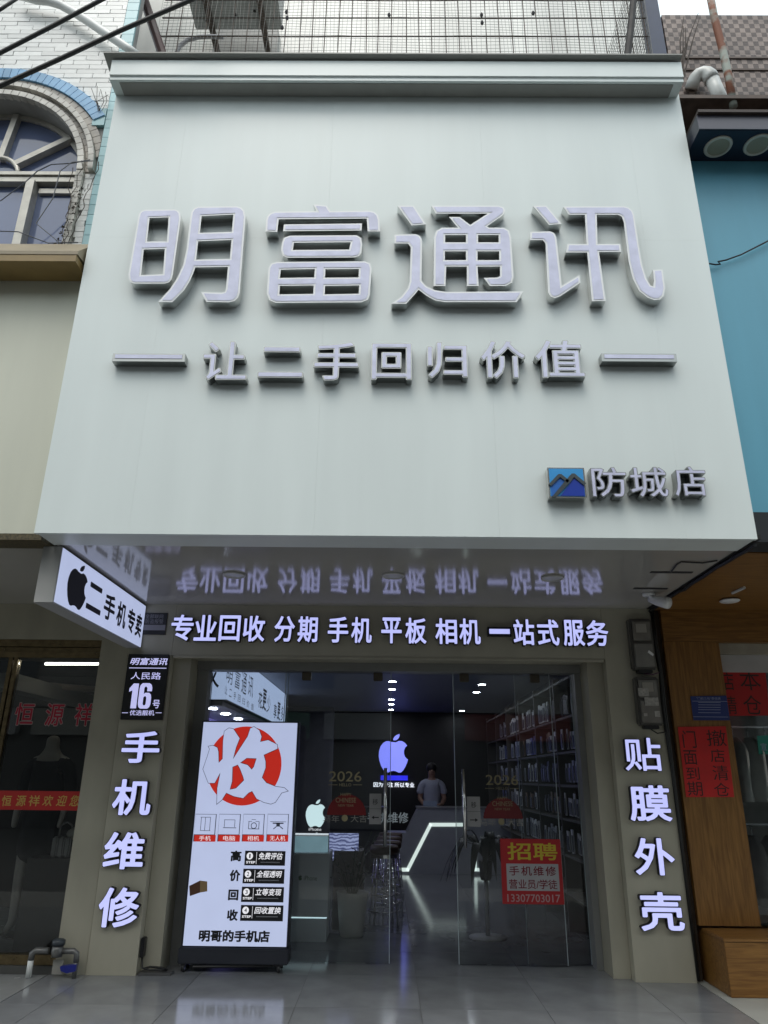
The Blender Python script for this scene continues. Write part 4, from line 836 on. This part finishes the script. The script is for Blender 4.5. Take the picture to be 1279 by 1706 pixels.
# recruitment notice
RN = thing('recruitment_notice', (1.25, yd, .47), 'red recruitment notice with yellow heading and phone number on the door', 'poster')
bx('sheet', mat('red_notice', (.40, .012, .016), .5, var=.06), RN, .982, 1.52, yd-.006, yd-.0015, .475, .995)
printed('招聘', (845, 928, 1404, 1433), yd-.006, mat('yellow_print', (.55, .42, .03), .5, var=.05), RN, bold=.015)
c, w, h = pxrect(844, 931, 1439, 1484, yd-.006); o = bx('white_field', mat('notice_white', (.40, .39, .40), .5), RN, c.x-w/2, c.x+w/2, yd-.008, yd-.0065, c.z-h/2, c.z+h/2)
MRN = mat('maroon_print', (.17, .008, .02), .5)
printed('手机维修', (848, 926, 1443, 1459), yd-.008, MRN, RN, bold=.012, track=1.25); printed('营业员/学徒', (848, 928, 1465, 1481), yd-.008, MRN, RN, bold=.01)
printed('13307703017', (845, 933, 1490, 1503), yd-.006, mat('pink_print', (.45, .30, .30), .5), RN, bold=.008)

# ================================================================== WHEELED LIGHT BOX
ys_ = .128
RS = thing('wheeled_light_box', (-1.27, .2, 0), 'tall wheeled white light box with a red disc standing at the door', 'light box')
FRB = mat('dark_frame', (.028, .03, .04), .4, var=.1)
bx('case', FRB, RS, -1.715, -.835, .136, .27, .178, 1.965, bevel=.006)
bx('lit_face', LITBOX, RS, -1.698, -.850, ys_, .1355, .188, 1.952)
bx('base', FRB, RS, -1.725, -.825, .10, .31, .062, .1775, bevel=.008)
MB().tube([(-1.60, .13, .04), (-.95, .13, .055)], .012, 8).build('base_rail', BLACK, RS)
for x in (-1.68, -.90):
    for y in (.13, .28):
        f_ = MB().box(x-.02, x+.02, y-.02, y+.02, .045, .0615).build('castor', BLACK, RS)
        MB().lathe([(0, -.012), (.026, -.012), (.03, 0), (.026, .012), (0, .012)], (x, y, .0305), 18, 'X').build('wheel', BLACK, f_, True)
        MB().lathe([(0, -.0145), (.012, -.0145), (.012, .0145), (0, .0145)], (x, y, .0305), 12, 'X').build('hub', STEEL, f_)
F5 = lambda p: atY(310+p[0]/6.73, 1190+p[1]/6.73, ys_)
cc = F5((650, 572)); rr_ = (F5((1068, 572)).x-F5((232, 572)).x)/2
MB().lathe([(0, -.002), (rr_, -.002), (rr_, 0), (0, 0)], (cc.x, ys_-.0004, cc.z), 64, 'Y').build('red_disc', REDP, RS)
SHOU = [[(250,360),(300,350),(350,375),(362,420),(365,545),(410,500),(415,300),(430,190),(480,155),(530,165),(600,270),(560,370),(525,505),(690,250),(720,160),(760,140),(820,180),(845,250),(830,310),(920,290),(1020,340),(1025,385),(870,455),(890,530),(890,600),(850,710),(900,770),(1000,810),(1100,825),(1140,860),(1070,880),(1030,940),(1000,985),(950,1005),(870,985),(790,945),(740,860),(700,880),(640,940),(540,920),(450,880),(400,960),(345,1005),(350,830),(385,650),(320,770),(250,770),(190,615),(240,470),(265,390)],
        [(605,545),(680,490),(790,495),(760,590),(735,620),(690,570),(640,555)], [(520,590),(580,565),(605,610),(640,700),(650,740),(560,830),(490,845),(515,750)]]
sh2 = [[(p.x, p.z) for p in map(F5, q)] for q in SHOU]
for off, lift, m, nm in ((.004, .004, BLACKP, 'brush_outline'), (0, .006, LITBOX, 'brush_character')):
    gm = outline(sh2, off); MB().add([(x, ys_-lift, z) for x, z, _ in gm[0]], gm[1]).build(nm, m, RS)
def prect(r, m, lift, name, par=RS, y=ys_, thick=.001):
    c, w, h = pxrect(*r, y); return bx(name, m, par, c.x-w/2, c.x+w/2, y-lift-thick, y-lift, c.z-h/2, c.z+h/2)
GLN = mat('grey_line', (.10, .11, .16), .5)
for i, (x0, x1, s) in enumerate(((323.5, 359, '手机'), (363.5, 399.5, '电脑'), (404, 439.5, '相机'), (444.5, 480, '无人机'))):
    o = prect((x0, x1, 1356, 1402), GLN, .0005, 'icon_card'); prect((x0+.8, x1-.8, 1356.8, 1390), LITBOX, .002, 'card_field', o)
    prect((x0, x1, 1391, 1402), REDP, .002, 'red_band', o); printed(s, (x0+8 if i < 3 else x0+5, x1-8 if i < 3 else x1-5, 1392.5, 1400.5), ys_-.003, emis('white_backlit', (.8, .8, .85), .55) if 'white_backlit' not in MATS else MATS['white_backlit'], o)
    cx_ = (x0+x1)/2+1
    def ln(a, b, c_, d): prect((cx_+a, cx_+b, 1373+c_, 1373+d), GLN, .0035, 'icon', o)
    if i == 0:
        for a in (-8, -1, 7.2): ln(a, a+.8, -12, 11)
        ln(-8, 8, -12, -11.2); ln(-8, 8, 10.4, 11.2)
    elif i == 1:
        ln(-9, -8.2, -7, 5); ln(8.2, 9, -7, 5); ln(-9, 9, -7.6, -6.8); ln(-11, 11, 5.5, 6.6)
    elif i == 2:
        ln(-9, -8, -4, 8); ln(8, 9, -4, 8); ln(-9, 9, 7.4, 8.4); ln(-9, -3, -5, -4.2); ln(3, 9, -5, -4.2); ln(-3.5, 3.5, -8, -7.2)
        q = atY(cx_, 1375.5, ys_); MB().lathe([(.020, -.001), (.026, -.001), (.026, 0), (.020, 0)], (q.x, ys_-.0035, q.z), 20, 'Y').build('icon', GLN, o)
    else:
        ln(-13, 13, -4.4, -3.6); ln(-9, 9, -2.5, -.5); ln(-3, 3, -1.5, 4)
        for s_ in (-1, 1):
            a_, b_ = atY(cx_+s_*3, 1377, ys_-.004), atY(cx_+s_*8, 1381, ys_-.004); MB().tube([a_, b_], .004, 6).build('icon', GLN, o)
for ch, r in (('高',(384,402,1417,1435)),('价',(382.5,400,1449,1468)),('回',(380,397,1482,1500)),('收',(378,396,1515,1534))): printed(ch, r, ys_, BLACKP, RS, bold=.045)
WB = MATS['white_backlit']
for i, (x0, x1, y0, y1, s) in enumerate(((407.5,475,1417.5,1442,'免费评估'),(404.5,473.5,1447.5,1472,'全程透明'),(402,472.5,1477.5,1503,'立等变现'),(400.5,471.5,1508,1534.5,'回收置换'))):
    o = prect((x0, x1, y0, y1), BLACKP, .0005, 'step_card')
    q = atY(x0+8.5, y0+8.5, ys_); MB().lathe([(0, -.001), (.027, -.001), (.027, 0), (0, 0)], (q.x, ys_-.002, q.z), 24, 'Y').build('number_disc', WB, o)
    printed('1234'[i], ((x0+7.4, x0+9.8) if i == 0 else (x0+6.4, x0+10.6))+(y0+5, y0+12), ys_-.0035, BLACKP, o, 'step_number', bold=.012)
    printed('STEP', (x0+2.3, x0+17.5, y0+17, y0+21), ys_-.002, WB, o, bold=.03); prect((x0+19.3, x0+19.9, y0+2, y0+22), WB, .002, 'rule_line', o)
    printed(s, (x0+23, x1-4, y0+3, y0+14.5), ys_-.002, WB, o, bold=.015, shear=.2); prect((x0+26, x1-9, y0+18.3, y0+20), mat('dim_print', (.25, .25, .27), .5), .002, 'small_print', o)
printed('明哥的手机店', (331, 449, 1549.5, 1569.5), ys_, BLACKP, RS, bold=.042)
CB = [mat('cardboard_print', (.34, .22, .10), .5), mat('cardboard_print_dark', (.12, .05, .025), .5)]
for pts, m in (([(315, 1476), (333, 1467), (333, 1487), (316, 1493)], CB[1]), ([(333, 1467), (345, 1468.5), (345, 1485), (333, 1487)], CB[0])):
    MB().slab([atY(x, y, ys_-.0015) for x, y in pts], (0, .001, 0)).build('box_picture', m, RS)
# cables and socket at the foot of the left jamb
t = thing('floor_socket', (-1.95, .0, 0), 'black socket and coiled cable on the floor at the left jamb', 'cable')
bx('base_plate', mat('slate_plate', (.08, .08, .08), .5), t, -2.0, -1.74, .0, .098, .0, .02); bx('socket', BLACK, t, -2.015, -1.985, .02, .09, .12, .26, bevel=.005)
MB().tube([(-2.0, .05, .13), (-1.98, .02, .05), (-1.92, .03, .035), (-1.84, .02, .04), (-1.79, .05, .034), (-1.84, .08, .04), (-1.93, .06, .05), (-1.98, .07, .034)], .008, 6).build('cable', CABLE, t, True)

# ================================================================== INTERIOR
GLOW = emis('downlight_glow', (.85, .9, 1.0), 42)
dl = None
LN = [(.03, 2.94, 'first ceiling downlight of the middle row, nearest the door'), (.03, 3.95, 'second ceiling downlight of the middle row'), (.03, 4.93, 'third ceiling downlight of the middle row'), (.03, 6.5, 'fourth ceiling downlight of the middle row'), (.03, 7.4, 'fifth ceiling downlight of the middle row'), (.03, 8.5, 'last ceiling downlight of the middle row'),
      (1.33, 3.02, 'first ceiling downlight of the right row, nearest the door'), (1.35, 4.2, 'second ceiling downlight of the right row'), (1.39, 5.22, 'third ceiling downlight of the right row'), (1.48, 8.6, 'last ceiling downlight of the right row')]
for x, y, lab in LN:
    if dl is None:
        dl = thing('downlight', (x, y, 2.79), lab, 'light', 'ceiling downlights'); o = dl
        MB().lathe([(.055, 2.793), (.07, 2.793), (.072, 2.799), (.055, 2.799)], (x, y, 0), 20).build('trim_ring', WHITE, dl); MB().lathe([(0, 2.795), (.054, 2.795), (.054, 2.798), (0, 2.798)], (x, y, 0), 20).build('lens', GLOW, dl)
    else: o = copy_tree(dl); o.location = (x, y, 2.79); o['label'] = lab
# back wall apple logo
BA = thing('apple_logo', (.08, 9.15, 1.5), 'glowing lavender apple logo on the black back wall', 'sign')
ya = 9.14
def apple(rect, y, depth, m, par, side):
    c, w, h = pxrect(*rect, y)
    for pts, nm in ((APPLE, 'apple_body'), (LEAF, 'apple_leaf')):
        pl = [[(c.x+(u-.5)*w, c.z+(.5-(v+.02)/1.01)*h) for u, v in pts]]
        gb = outline(pl, 0, .1); o_ = MB().add([(x, y+(.5-zz)*depth, z) for x, z, zz in gb[0]], gb[1]).build(nm, side, par)
        gf = outline(pl, -.002); MB().add([(x, y-.004, z) for x, z, zz in gf[0]], gf[1]).build('lit_face', m, o_)
apple((629, 681, 1222, 1287), ya, .05, emis('apple_glow', (.20, .23, .95), .72, .08), BA, BLACK)
c, w, h = pxrect(634, 679, 1292, 1300, ya); bx('blue_strip', emis('blue_glow', (.008, .008, .8), .6), BA, c.x-w/2, c.x+w/2, ya, ya+.04, c.z-h/2, c.z+h/2)
printed('因为专注 所以专业', (622, 690, 1303.5, 1311.5), ya, emis('slogan_glow', (.8, .85, .95), .9), BA, 'lettering', bold=.01)
# reception counter with light line
RC = thing('reception_counter', (1.0, 6.9, 0), 'grey reception counter with a glowing bent light line', 'counter')
CG_ = mat('grey_counter', (.34, .35, .37), .35, var=.06)
yk = 6.70
MB().slab([(-.02, yk, 0), (2.2, yk, 0), (2.2, yk, 1.0), (.50, yk, 1.0), (.30, yk, .62), (-.02, yk, .62)], (0, .6, 0)).build('body', CG_, RC)
bx('top', mat('counter_top', (.22, .22, .23), .3), RC, .48, 2.22, yk-.02, yk+.62, 1.002, 1.03)
LG = emis('light_line', (.62, .74, .70), .6)
def strip(pts, w):
    m__ = MB()
    for (xa, za), (xb, zb) in zip(pts, pts[1:]):
        d = Vector((xb-xa, 0, zb-za)).normalized(); n_ = Vector((-d.z, 0, d.x))*w/2; a_, b_ = Vector((xa, yk-.012, za))-d*w*.35, Vector((xb, yk-.012, zb))+d*w*.35
        MB().slab([a_-n_, b_-n_, b_+n_, a_+n_], (0, .0115, 0)).build('light_line', LG, RC); yk_ = 0
pz = lambda px, py: (lambda p: (p.x, p.z))(atY(px, py, yk-.012))
strip([pz(655, 1449), pz(679, 1449), pz(717, 1374), pz(770, 1374)], .055); strip([pz(790, 1405), pz(792, 1449), pz(812, 1449)], .05)
RP = thing('repair_counter', (-.4, 6.9, 0), 'dark repair counter with grey characters left of the reception counter', 'counter')
bx('body', mat('black_counter', (.02, .02, .024), .35), RP, -1.0, -.03, 6.72, 7.3, 0, 1.02, bevel=.01)
printed('手机维修', (612, 680, 1353, 1371), 6.70, mat('grey_sign_print', (.30, .33, .34), .5, emit=(.2, .24, .25), es=.3), RP, bold=.01)
# person behind the counter
PX, PY = .80, 7.75
PE = thing('person', (PX, PY, 0), 'person in a white shirt standing behind the reception counter', 'person')
V = [(0,0,.95),(0,0,1.12),(0,-.01,1.30),(0,0,1.42),(0,0,1.50),(0,-.02,1.58),(0,-.02,1.68),(-.17,0,1.39),(-.23,-.03,1.14),(-.15,-.22,1.04),(-.10,-.29,1.05),(.17,0,1.39),(.23,-.03,1.14),(.16,-.22,1.04),(.11,-.29,1.05),(-.09,0,.90),(-.10,-.01,.48),(-.10,.02,.08),(-.10,-.12,.04),(.09,0,.90),(.10,-.01,.48),(.10,.02,.08),(.10,-.12,.04)]
Ed = [(0,1),(1,2),(2,3),(3,4),(4,5),(5,6),(3,7),(7,8),(8,9),(9,10),(3,11),(11,12),(12,13),(13,14),(0,15),(15,16),(16,17),(17,18),(0,19),(19,20),(20,21),(21,22)]
Rd = [(.15,.11),(.14,.10),(.16,.11),(.10,.08),.055,(.075,.085),(.07,.085),.06,.045,.036,.03,.06,.045,.036,.03,.085,.058,.042,.035,.085,.058,.042,.035]
skin('body', [(PX+a, PY+b, c) for a, b, c in V], Ed, Rd, mat('skin', (.30, .18, .13), .5, var=.05), PE)
for s_ in (-1, 1):
    for k in range(4): MB().tube([(PX+s_*.10+(k-1.5)*.017, PY-.30, 1.052), (PX+s_*.095+(k-1.5)*.019, PY-.345, 1.05), (PX+s_*.09+(k-1.5)*.019, PY-.375, 1.04)], [.009, .009, .007], 6).build('finger', MATS['skin'], PE, True)
    MB().tube([(PX+s_*.08, PY-.28, 1.05), (PX+s_*.055, PY-.315, 1.045), (PX+s_*.05, PY-.34, 1.038)], [.010, .010, .007], 6).build('finger', MATS['skin'], PE, True)
C = [(0,0,.92),(0,0,1.12),(0,-.01,1.32),(0,0,1.43),(-.18,0,1.385),(-.235,-.02,1.20),(.18,0,1.385),(.235,-.02,1.20)]
skin('shirt', [(PX+a, PY+b, c) for a, b, c in C], [(0,1),(1,2),(2,3),(3,4),(4,5),(3,6),(6,7)], [(.17,.13),(.165,.125),(.18,.13),(.11,.09),.08,.068,.08,.068], mat('white_tshirt', (.40, .42, .50), .8, var=.08), PE)
skin('trousers', [(PX, PY, .94), (PX-.09, PY, .85), (PX-.10, PY, .48), (PX-.10, PY+.02, .08), (PX+.09, PY, .85), (PX+.10, PY, .48), (PX+.10, PY+.02, .08)], [(0,1),(1,2),(2,3),(0,4),(4,5),(5,6)], [(.155,.12),.10,.07,.06,.10,.07,.06], BLKF, PE)
HAIR = mat('dark_hair', (.012, .010, .009), .6, var=.2)
MB().lathe([(.0, -.10), (.055, -.085), (.085, -.045), (.097, .01), (.09, .055), (.065, .088), (.03, .103), (0, .107)], (PX, PY+.004, 1.665), 20).build('hair', HAIR, PE, True)
for s_ in (-1, 1): MB().lathe([(0, -.004), (.009, -.004), (.009, .004), (0, .004)], (PX+s_*.03, PY-.100, 1.63), 10, 'Y').build('eye', HAIR, PE)
MB().tube([(PX, PY-.095, 1.635), (PX, PY-.118, 1.598), (PX, PY-.1, 1.592)], [.008, .013, .01], 8).build('nose', MATS['skin'], PE, True); bx('mouth', mat('lips', (.2, .07, .06), .5), PE, PX-.022, PX+.022, PY-.105, PY-.095, 1.553, 1.561)
tag(bx('counter_card', mat('pale_blue_card', (.30, .36, .45), .5), None, .60, .84, 6.95, 6.97, 1.031, 1.12), 'pale card standing on the reception counter before the person', 'card')
# display cabinet near the door with screen and apple sign
DC = thing('display_cabinet', (-.79, 1.5, 0), 'white phone display cabinet just inside the left door', 'cabinet')
x0, x1 = -1.05, -.605; WCAB = mat('white_cabinet', (.72, .77, .80), .35, var=.04)
bx('plinth', WCAB, DC, x0+.01, x1-.01, 1.33, 1.75, 0, .20); bx('lit_gap', emis('gap_glow', (.55, .75, .80), .6), DC, x0+.01, x1-.01, 1.335, 1.75, .203, .215)
bx('body', WCAB, DC, x0, x1, 1.30, 1.78, .217, .78, bevel=.004)
gp = MATS.get('green_mark') or mat('green_mark', (.03, .10, .05), .5)
printed('iPhone', (506, 528, 1459, 1467), 1.30, gp, DC); apple((497, 503, 1457, 1467), 1.299, .002, gp, DC, gp)
c, w, h = pxrect(482, 546, 1393, 1438, 1.42)
SCR = emis('screen_glow', (.10, .17, .20), .8, .35)
SN = thing('display_screen', (c.x, 1.42, .78), 'pale screen standing on the white display cabinet', 'screen')
bx('frame', WHITE, SN, c.x-w/2-.01, c.x+w/2+.01, 1.424, 1.45, .782, c.z+h/2+.012); bx('picture', SCR, SN, c.x-w/2, c.x+w/2, 1.42, 1.4235, c.z-h/2, c.z+h/2)
bx('light_strip', emis('added_strip_glow', (.6, .65, .7), .7), SN, c.x-w/2, c.x+w/2, 1.415, 1.45, c.z+h/2+.014, c.z+h/2+.026)  # added glowing strip on the screen top, to brighten the dim cabinet
AS = thing('apple_lamp', (-.77, 1.5, 1.0), 'glowing white apple logo standing on the display cabinet', 'sign')
apple((508, 543, 1331, 1378), 1.46, .04, emis('apple_white_glow', (.66, .86, .90), .62), AS, WHITE)
printed('iPhone', (514, 535, 1379, 1384), 1.46, MATS['white_backlit'], AS); bx('stem', CHROME, AS, -.765, -.745, 1.47, 1.48, .90, 1.03)
c, w, h = pxrect(547, 597, 1388, 1434, 1.95)
SM = thing('small_monitor', (c.x, 1.95, .7), 'blue rippled monitor behind the potted plant', 'screen')
sw = bpy.data.materials.new('rippled_screen'); sw.use_nodes = True; n = sw.node_tree.nodes; l = sw.node_tree.links; b = n['Principled BSDF']
tc = n.new('ShaderNodeTexCoord'); wv = n.new('ShaderNodeTexWave'); wv.bands_direction = 'Z'; wv.inputs['Scale'].default_value = 9; wv.inputs['Distortion'].default_value = 9; wv.inputs['Detail'].default_value = 5; l.new(tc.outputs['Object'], wv.inputs[0])
cr = n.new('ShaderNodeValToRGB'); cr.color_ramp.elements[0].color = (.05, .06, .15, 1); cr.color_ramp.elements[1].color = (.28, .32, .52, 1); l.new(wv.outputs[0], cr.inputs[0]); l.new(cr.outputs[0], b.inputs['Emission Color']); b.inputs['Emission Strength'].default_value = .7; b.inputs['Base Color'].default_value = (.02, .02, .03, 1)
bx('panel', sw, SM, c.x-w/2, c.x+w/2, 1.95, 1.955, c.z-h/2, c.z+h/2); bx('back', BLACK, SM, c.x-w/2-.008, c.x+w/2+.008, 1.956, 1.985, c.z-h/2-.008, c.z+h/2+.008); bx('stand', BLACK, SM, c.x-.06, c.x+.06, 1.96, 1.98, .75, c.z-h/2-.009)
tag(bx('side_cabinet', mat('taupe_cabinet', (.14, .125, .11), .5, var=.1), None, -.60, -.28, 1.9, 2.3, 0, .75), 'low taupe cabinet under the blue monitor', 'cabinet')
# planter
PT = thing('potted_plant', (-.38, 1.62, 0), 'round pale pot with a thin leafy plant beside the stools', 'plant')
MB().lathe([(0, 0), (.105, 0), (.12, .02), (.155, .36), (.165, .40), (.150, .40), (.140, .36), (0, .35)], (-.38, 1.62, 0), 28).build('pot', mat('pale_pot', (.55, .54, .50), .5, var=.08), PT, True)
MB().lathe([(0, .352), (.139, .358), (.1, .366), (0, .37)], (-.38, 1.62, 0), 20).build('soil', mat('soil', (.03, .02, .015), .9), PT)
LEAFM = mat('dark_leaf', (.035, .05, .028), .5, var=.3, scale=20)
for k in range(16):
    a_ = random.uniform(0, 6.28); r_ = random.uniform(.1, .32); hh = random.uniform(.45, .95); b0 = Vector((-.38+.03*math.cos(a_), 1.62+.03*math.sin(a_), .36)); e_ = b0+Vector((r_*math.cos(a_), r_*math.sin(a_), hh-.36))
    MB().tube([b0, b0.lerp(e_, .5)+Vector((0, 0, .08)), e_], [.006, .005, .003], 5).build('stem', LEAFM, PT)
    for q in range(5):
        t_ = .35+.16*q; p = b0.lerp(e_, t_)+Vector((0, 0, .06*(1-abs(2*t_-1)))); d = Vector((random.uniform(-1, 1), random.uniform(-1, 1), random.uniform(-.2, .6))).normalized(); s_ = d.cross(Vector((0, 0, 1))).normalized()*.012; L_ = random.uniform(.05, .1)
        MB().add([p, p+d*L_*.5+s_, p+d*L_, p+d*L_*.5-s_, p+d*L_*.5+Vector((0, 0, .006))], [(0, 1, 4), (1, 2, 4), (2, 3, 4), (3, 0, 4)]).build('leaf', LEAFM, PT)
# bar stools
st = None
for x, y, rz, lab in ((-.06, 2.25, .2, 'chrome bar stool with brown seat nearest the door'), (-.02, 2.85, .5, 'second chrome bar stool from the door'), (.0, 3.5, .1, 'third chrome bar stool from the door'), (.02, 4.2, .4, 'farthest chrome bar stool in the row')):
    if st is None:
        st = thing('bar_stool', (0, 0, 0), lab, 'stool', 'bar stools along the counter')
        MB().lathe([(0, .70), (.15, .70), (.165, .72), (.165, .76), (.15, .785), (0, .79)], (0, 0, 0), 24).build('seat', mat('brown_leather', (.07, .04, .028), .45, var=.15), st, True)
        MB().lathe([(.13, .66), (.15, .66), (.15, .698), (.13, .698)], (0, 0, 0), 24).build('seat_ring', CHROME, st)
        for k in range(4):
            a_ = math.pi/4+k*math.pi/2; MB().tube([(.12*math.cos(a_), .12*math.sin(a_), .68), (.185*math.cos(a_), .185*math.sin(a_), 0)], .011, 8).build('leg', CHROME, st, True)
        for z, r_ in ((.14, .175), (.30, .160), (.46, .145)):
            MB().tube([(r_*math.cos(2*math.pi*k/24), r_*math.sin(2*math.pi*k/24), z) for k in range(25)], .007, 6, False).build('foot_ring', CHROME, st, True)
        o = st
    else: o = copy_tree(st); o['label'] = lab
    o.location = (x, y, 0); o.rotation_euler = (0, 0, rz)
# hanging light box at the left inside
HB = thing('ceiling_light_box', (-1.75, 3.5, 2.26), 'long white light box with black characters hung inside at the left', 'light box')
bx('case', mat('grey_case', (.10, .105, .12), .4), HB, -2.3, -1.756, 1.262, 5.85, 2.262, 2.795); bx('lit_face', LITBOX2, HB, -1.7555, -1.75, 1.262, 5.85, 2.262, 2.79); bx('lit_end', LITBOX2, HB, -2.3, -1.756, 1.25, 1.2615, 2.262, 2.79)
bx('bottom', mat('dark_underside', (.05, .055, .065), .4), HB, -2.3, -1.75, 1.25, 5.85, 2.252, 2.2605)
def onXh(s, y0, y1, z0, z1, bold=.0): return onX(s, y0, y1, z0, z1, -1.75, BLACKP, HB, bold)
for ch, p0, p1, r0, r1, bd in (('明',377,387,1113,1140,.0),('富',391,399.5,1117,1148,.0),('通',402,410.5,1120,1157,.0),('讯',413,421.5,1126,1161,.0),('花',430,436.5,1153,1180,.01),('更',437,443.5,1148,1184,.02),('少',444,450,1158,1188,.0),('享',455.5,460.5,1173,1197,.01),('更',461.5,466.5,1170,1200,.02),('多',467.5,472,1176,1202,.0)):
    pa, pb = atX(p0, (r0+r1)/2, -1.75), atX(p1, (r0+r1)/2, -1.75); zt, zb = atX((p0+p1)/2, r0, -1.75).z, atX((p0+p1)/2, r1, -1.75).z
    onXh(ch, pa.y, pb.y, zb, min(zt, 2.785), bd)
for k, ch in enumerate('让二手回归价值'):
    px0 = 374+k*7.3; pa, pb = atX(px0, 1148+k*4.6, -1.75), atX(px0+4.5, 1148+k*4.6, -1.75); onXh(ch, pa.y, pb.y, pa.z-.045, pa.z+.035)
g0 = glyph('收'); place(g0, g0[0], (-1.97, 1.25, 2.55), .25, .34, EX, EZ, NY, .002, 0, 'lettering', BLACKP, HB)
LSH = thing('wall_shelf', (-2.2, 3.5, 0), 'purple lit wall shelf under the hanging light box', 'shelf')
for z in (.5, 1.0, 1.5, 1.95): bx('board', mat('grey_board', (.2, .2, .24), .4), LSH, -2.355, -1.95, 1.3, 5.8, z, z+.03)
bx('back_panel', mat('lilac_panel', (.20, .18, .42), .5, emit=(.2, .18, .55), es=.35), LSH, -2.358, -2.352, 1.3, 5.8, .54, 2.2); bx('canopy', mat('grey_board', ()) if False else MATS['grey_board'], LSH, -2.355, -1.80, 1.28, 5.8, 2.20, 2.245)
for i, y in enumerate((1.6, 2.3, 3.1)):
    o = copy_tree(dl); o.location = (-1.98, y, 2.185); o['label'] = ('shelf downlight nearest the glass under the hanging light box', 'second shelf downlight under the hanging light box', 'third shelf downlight under the hanging light box')[i]
# right wall shelving with boxed cases
SH = thing('case_shelving', (2.05, 4.0, 0), 'tall shelving on the right wall filled with phone cases', 'shelf')
DB = mat('brown_shelf', (.085, .075, .062), .5, var=.1)
xs0 = 1.90
for z in (.35, .72, 1.08, 1.42, 1.76, 2.12, 2.52): bx('board', DB, SH, xs0, 2.245, .8, 8.0, z, z+.025)
for y in (.8, 2.0, 3.2, 4.4, 5.6, 6.8, 8.0): bx('upright', DB, SH, xs0-.006, 2.244, y-.02, y+.02, 0, 2.6)
bx('panel', mat('grey_shelf_back', (.10, .10, .10), .6), SH, 2.235, 2.248, .8, 8, 0, 2.6); bx('light_strip', emis('shelf_strip', (.3, .3, .9), .6), SH, xs0-.004, xs0+.01, .775, .795, .35, 2.55)
PK = [mat('case_box_white', (.75, .75, .72), .4, var=.15), mat('case_box_grey', (.42, .43, .45), .4, var=.15), mat('case_box_blue', (.16, .18, .42), .35, var=.15), mat('case_box_dark', (.05, .05, .06), .4, var=.15), mat('case_box_brown', (.25, .17, .12), .5, var=.15)]
def pack(m):
    m_ = MB().box(-.012, 0, -.046, .046, 0, .19); nf = len(m_.f); m_.box(-.02, -.0125, -.034, .034, .015, .145); o_ = m_.build('phone_case_box', m)
    o_.data.materials.append(CASEC)
    for p_ in o_.data.polygons[nf:]: p_.material_index = 1
    return o_
CASEC = mat('case_in_pack', (.14, .15, .19), .3, var=.5, scale=40, orand=.7)
pks = [pack(m) for m in PK]; first = {}
labs = ('boxed phone case, white, on the right wall shelves', 'boxed phone case, grey, on the right wall shelves', 'boxed phone case, blue, on the right wall shelves', 'boxed phone case, black, on the right wall shelves', 'boxed phone case, brown, on the right wall shelves')
for zi, z in enumerate((.72, 1.08, 1.42, 1.76, 2.12)):
    y = .86; ni = 0
    while y < 6.6:
        run = random.choice((0, 0, 0, 0, 1, 1, 2, 3, 4)); nrun = random.randint(3, 7); step = random.uniform(.098, .118)
        for q in range(nrun):
            if min(abs(y-yy) for yy in (.8, 2.0, 3.2, 4.4, 5.6, 6.8)) < .065: y += step; continue
            if run not in first: o = pks[run]; first[run] = 1
            else: o = pks[run].copy(); COL.objects.link(o)
            o.location = (xs0+.06+random.uniform(-.03, .02), y, z+.05); o.rotation_euler = (0, 0, random.uniform(-.12, .12)); o.scale = (1, random.uniform(.8, 1.0), random.uniform(.9, 1.25))
            ni += 1; cn = ('white', 'grey', 'blue', 'black', 'brown')[run]; rn = ('lowest', 'second lowest', 'middle', 'second highest', 'highest')[zi]
            tag(o, '%s boxed phone case, %d%s from the door, %s shelf on the right wall' % (cn, ni, 'th' if 10 < ni % 100 < 14 else {1: 'st', 2: 'nd', 3: 'rd'}.get(ni % 10, 'th'), rn), 'phone case', '%s phone cases on the %s shelf' % (cn, rn)); y += step
            if y > 6.6: break
        y += random.choice((0, .05, .12))
# potted palm on a white stand behind the right door
PM = thing('palm_plant', (.99, 1.55, 0), 'dark drooping palm on a white round stand behind the recruitment notice', 'plant')
px_, py_ = .99, 1.62
MB().lathe([(0, 0), (.19, 0), (.19, .012), (.05, .022), (0, .024)], (px_, py_, 0), 32).build('stand_base', mat('white_stand', (.45, .45, .46), .4), PM, True)
MB().lathe([(.022, .02), (.022, .52), (0, .52)], (px_, py_, 0), 14).build('stand_pole', MATS['white_stand'], PM, True)
MB().lathe([(0, .52), (.05, .52), (.06, .55), (.07, .70), (.06, .70), (0, .69)], (px_, py_, 0), 24).build('pot', mat('dark_pot', (.03, .035, .04), .4), PM, True)
PLM = mat('palm_leaf', (.012, .018, .012), .45, var=.3, scale=20)
for k in range(18):
    a_ = k*2.4; R_ = random.uniform(.32, .52); hh = random.uniform(.25, .42); pts = []
    for q in range(8):
        f = q/7; pts.append(Vector((px_+R_*f*math.cos(a_), py_+R_*f*math.sin(a_), .70+hh*math.sin(f*2.6)-.34*f*f)))
    s_ = Vector((-math.sin(a_), math.cos(a_), 0)); vs_ = []; fs_ = []
    for q, p in enumerate(pts):
        f = q/7; wd = .042*math.sin(max(.05, f*.95+.05)*math.pi)**.7; vs_ += [p-s_*wd, p+Vector((0, 0, -.008)), p+s_*wd]
    for q in range(7): fs_ += [(3*q, 3*q+3, 3*q+4, 3*q+1), (3*q+1, 3*q+4, 3*q+5, 3*q+2)]
    MB().add(vs_, fs_).build('leaf', PLM, PM, True)
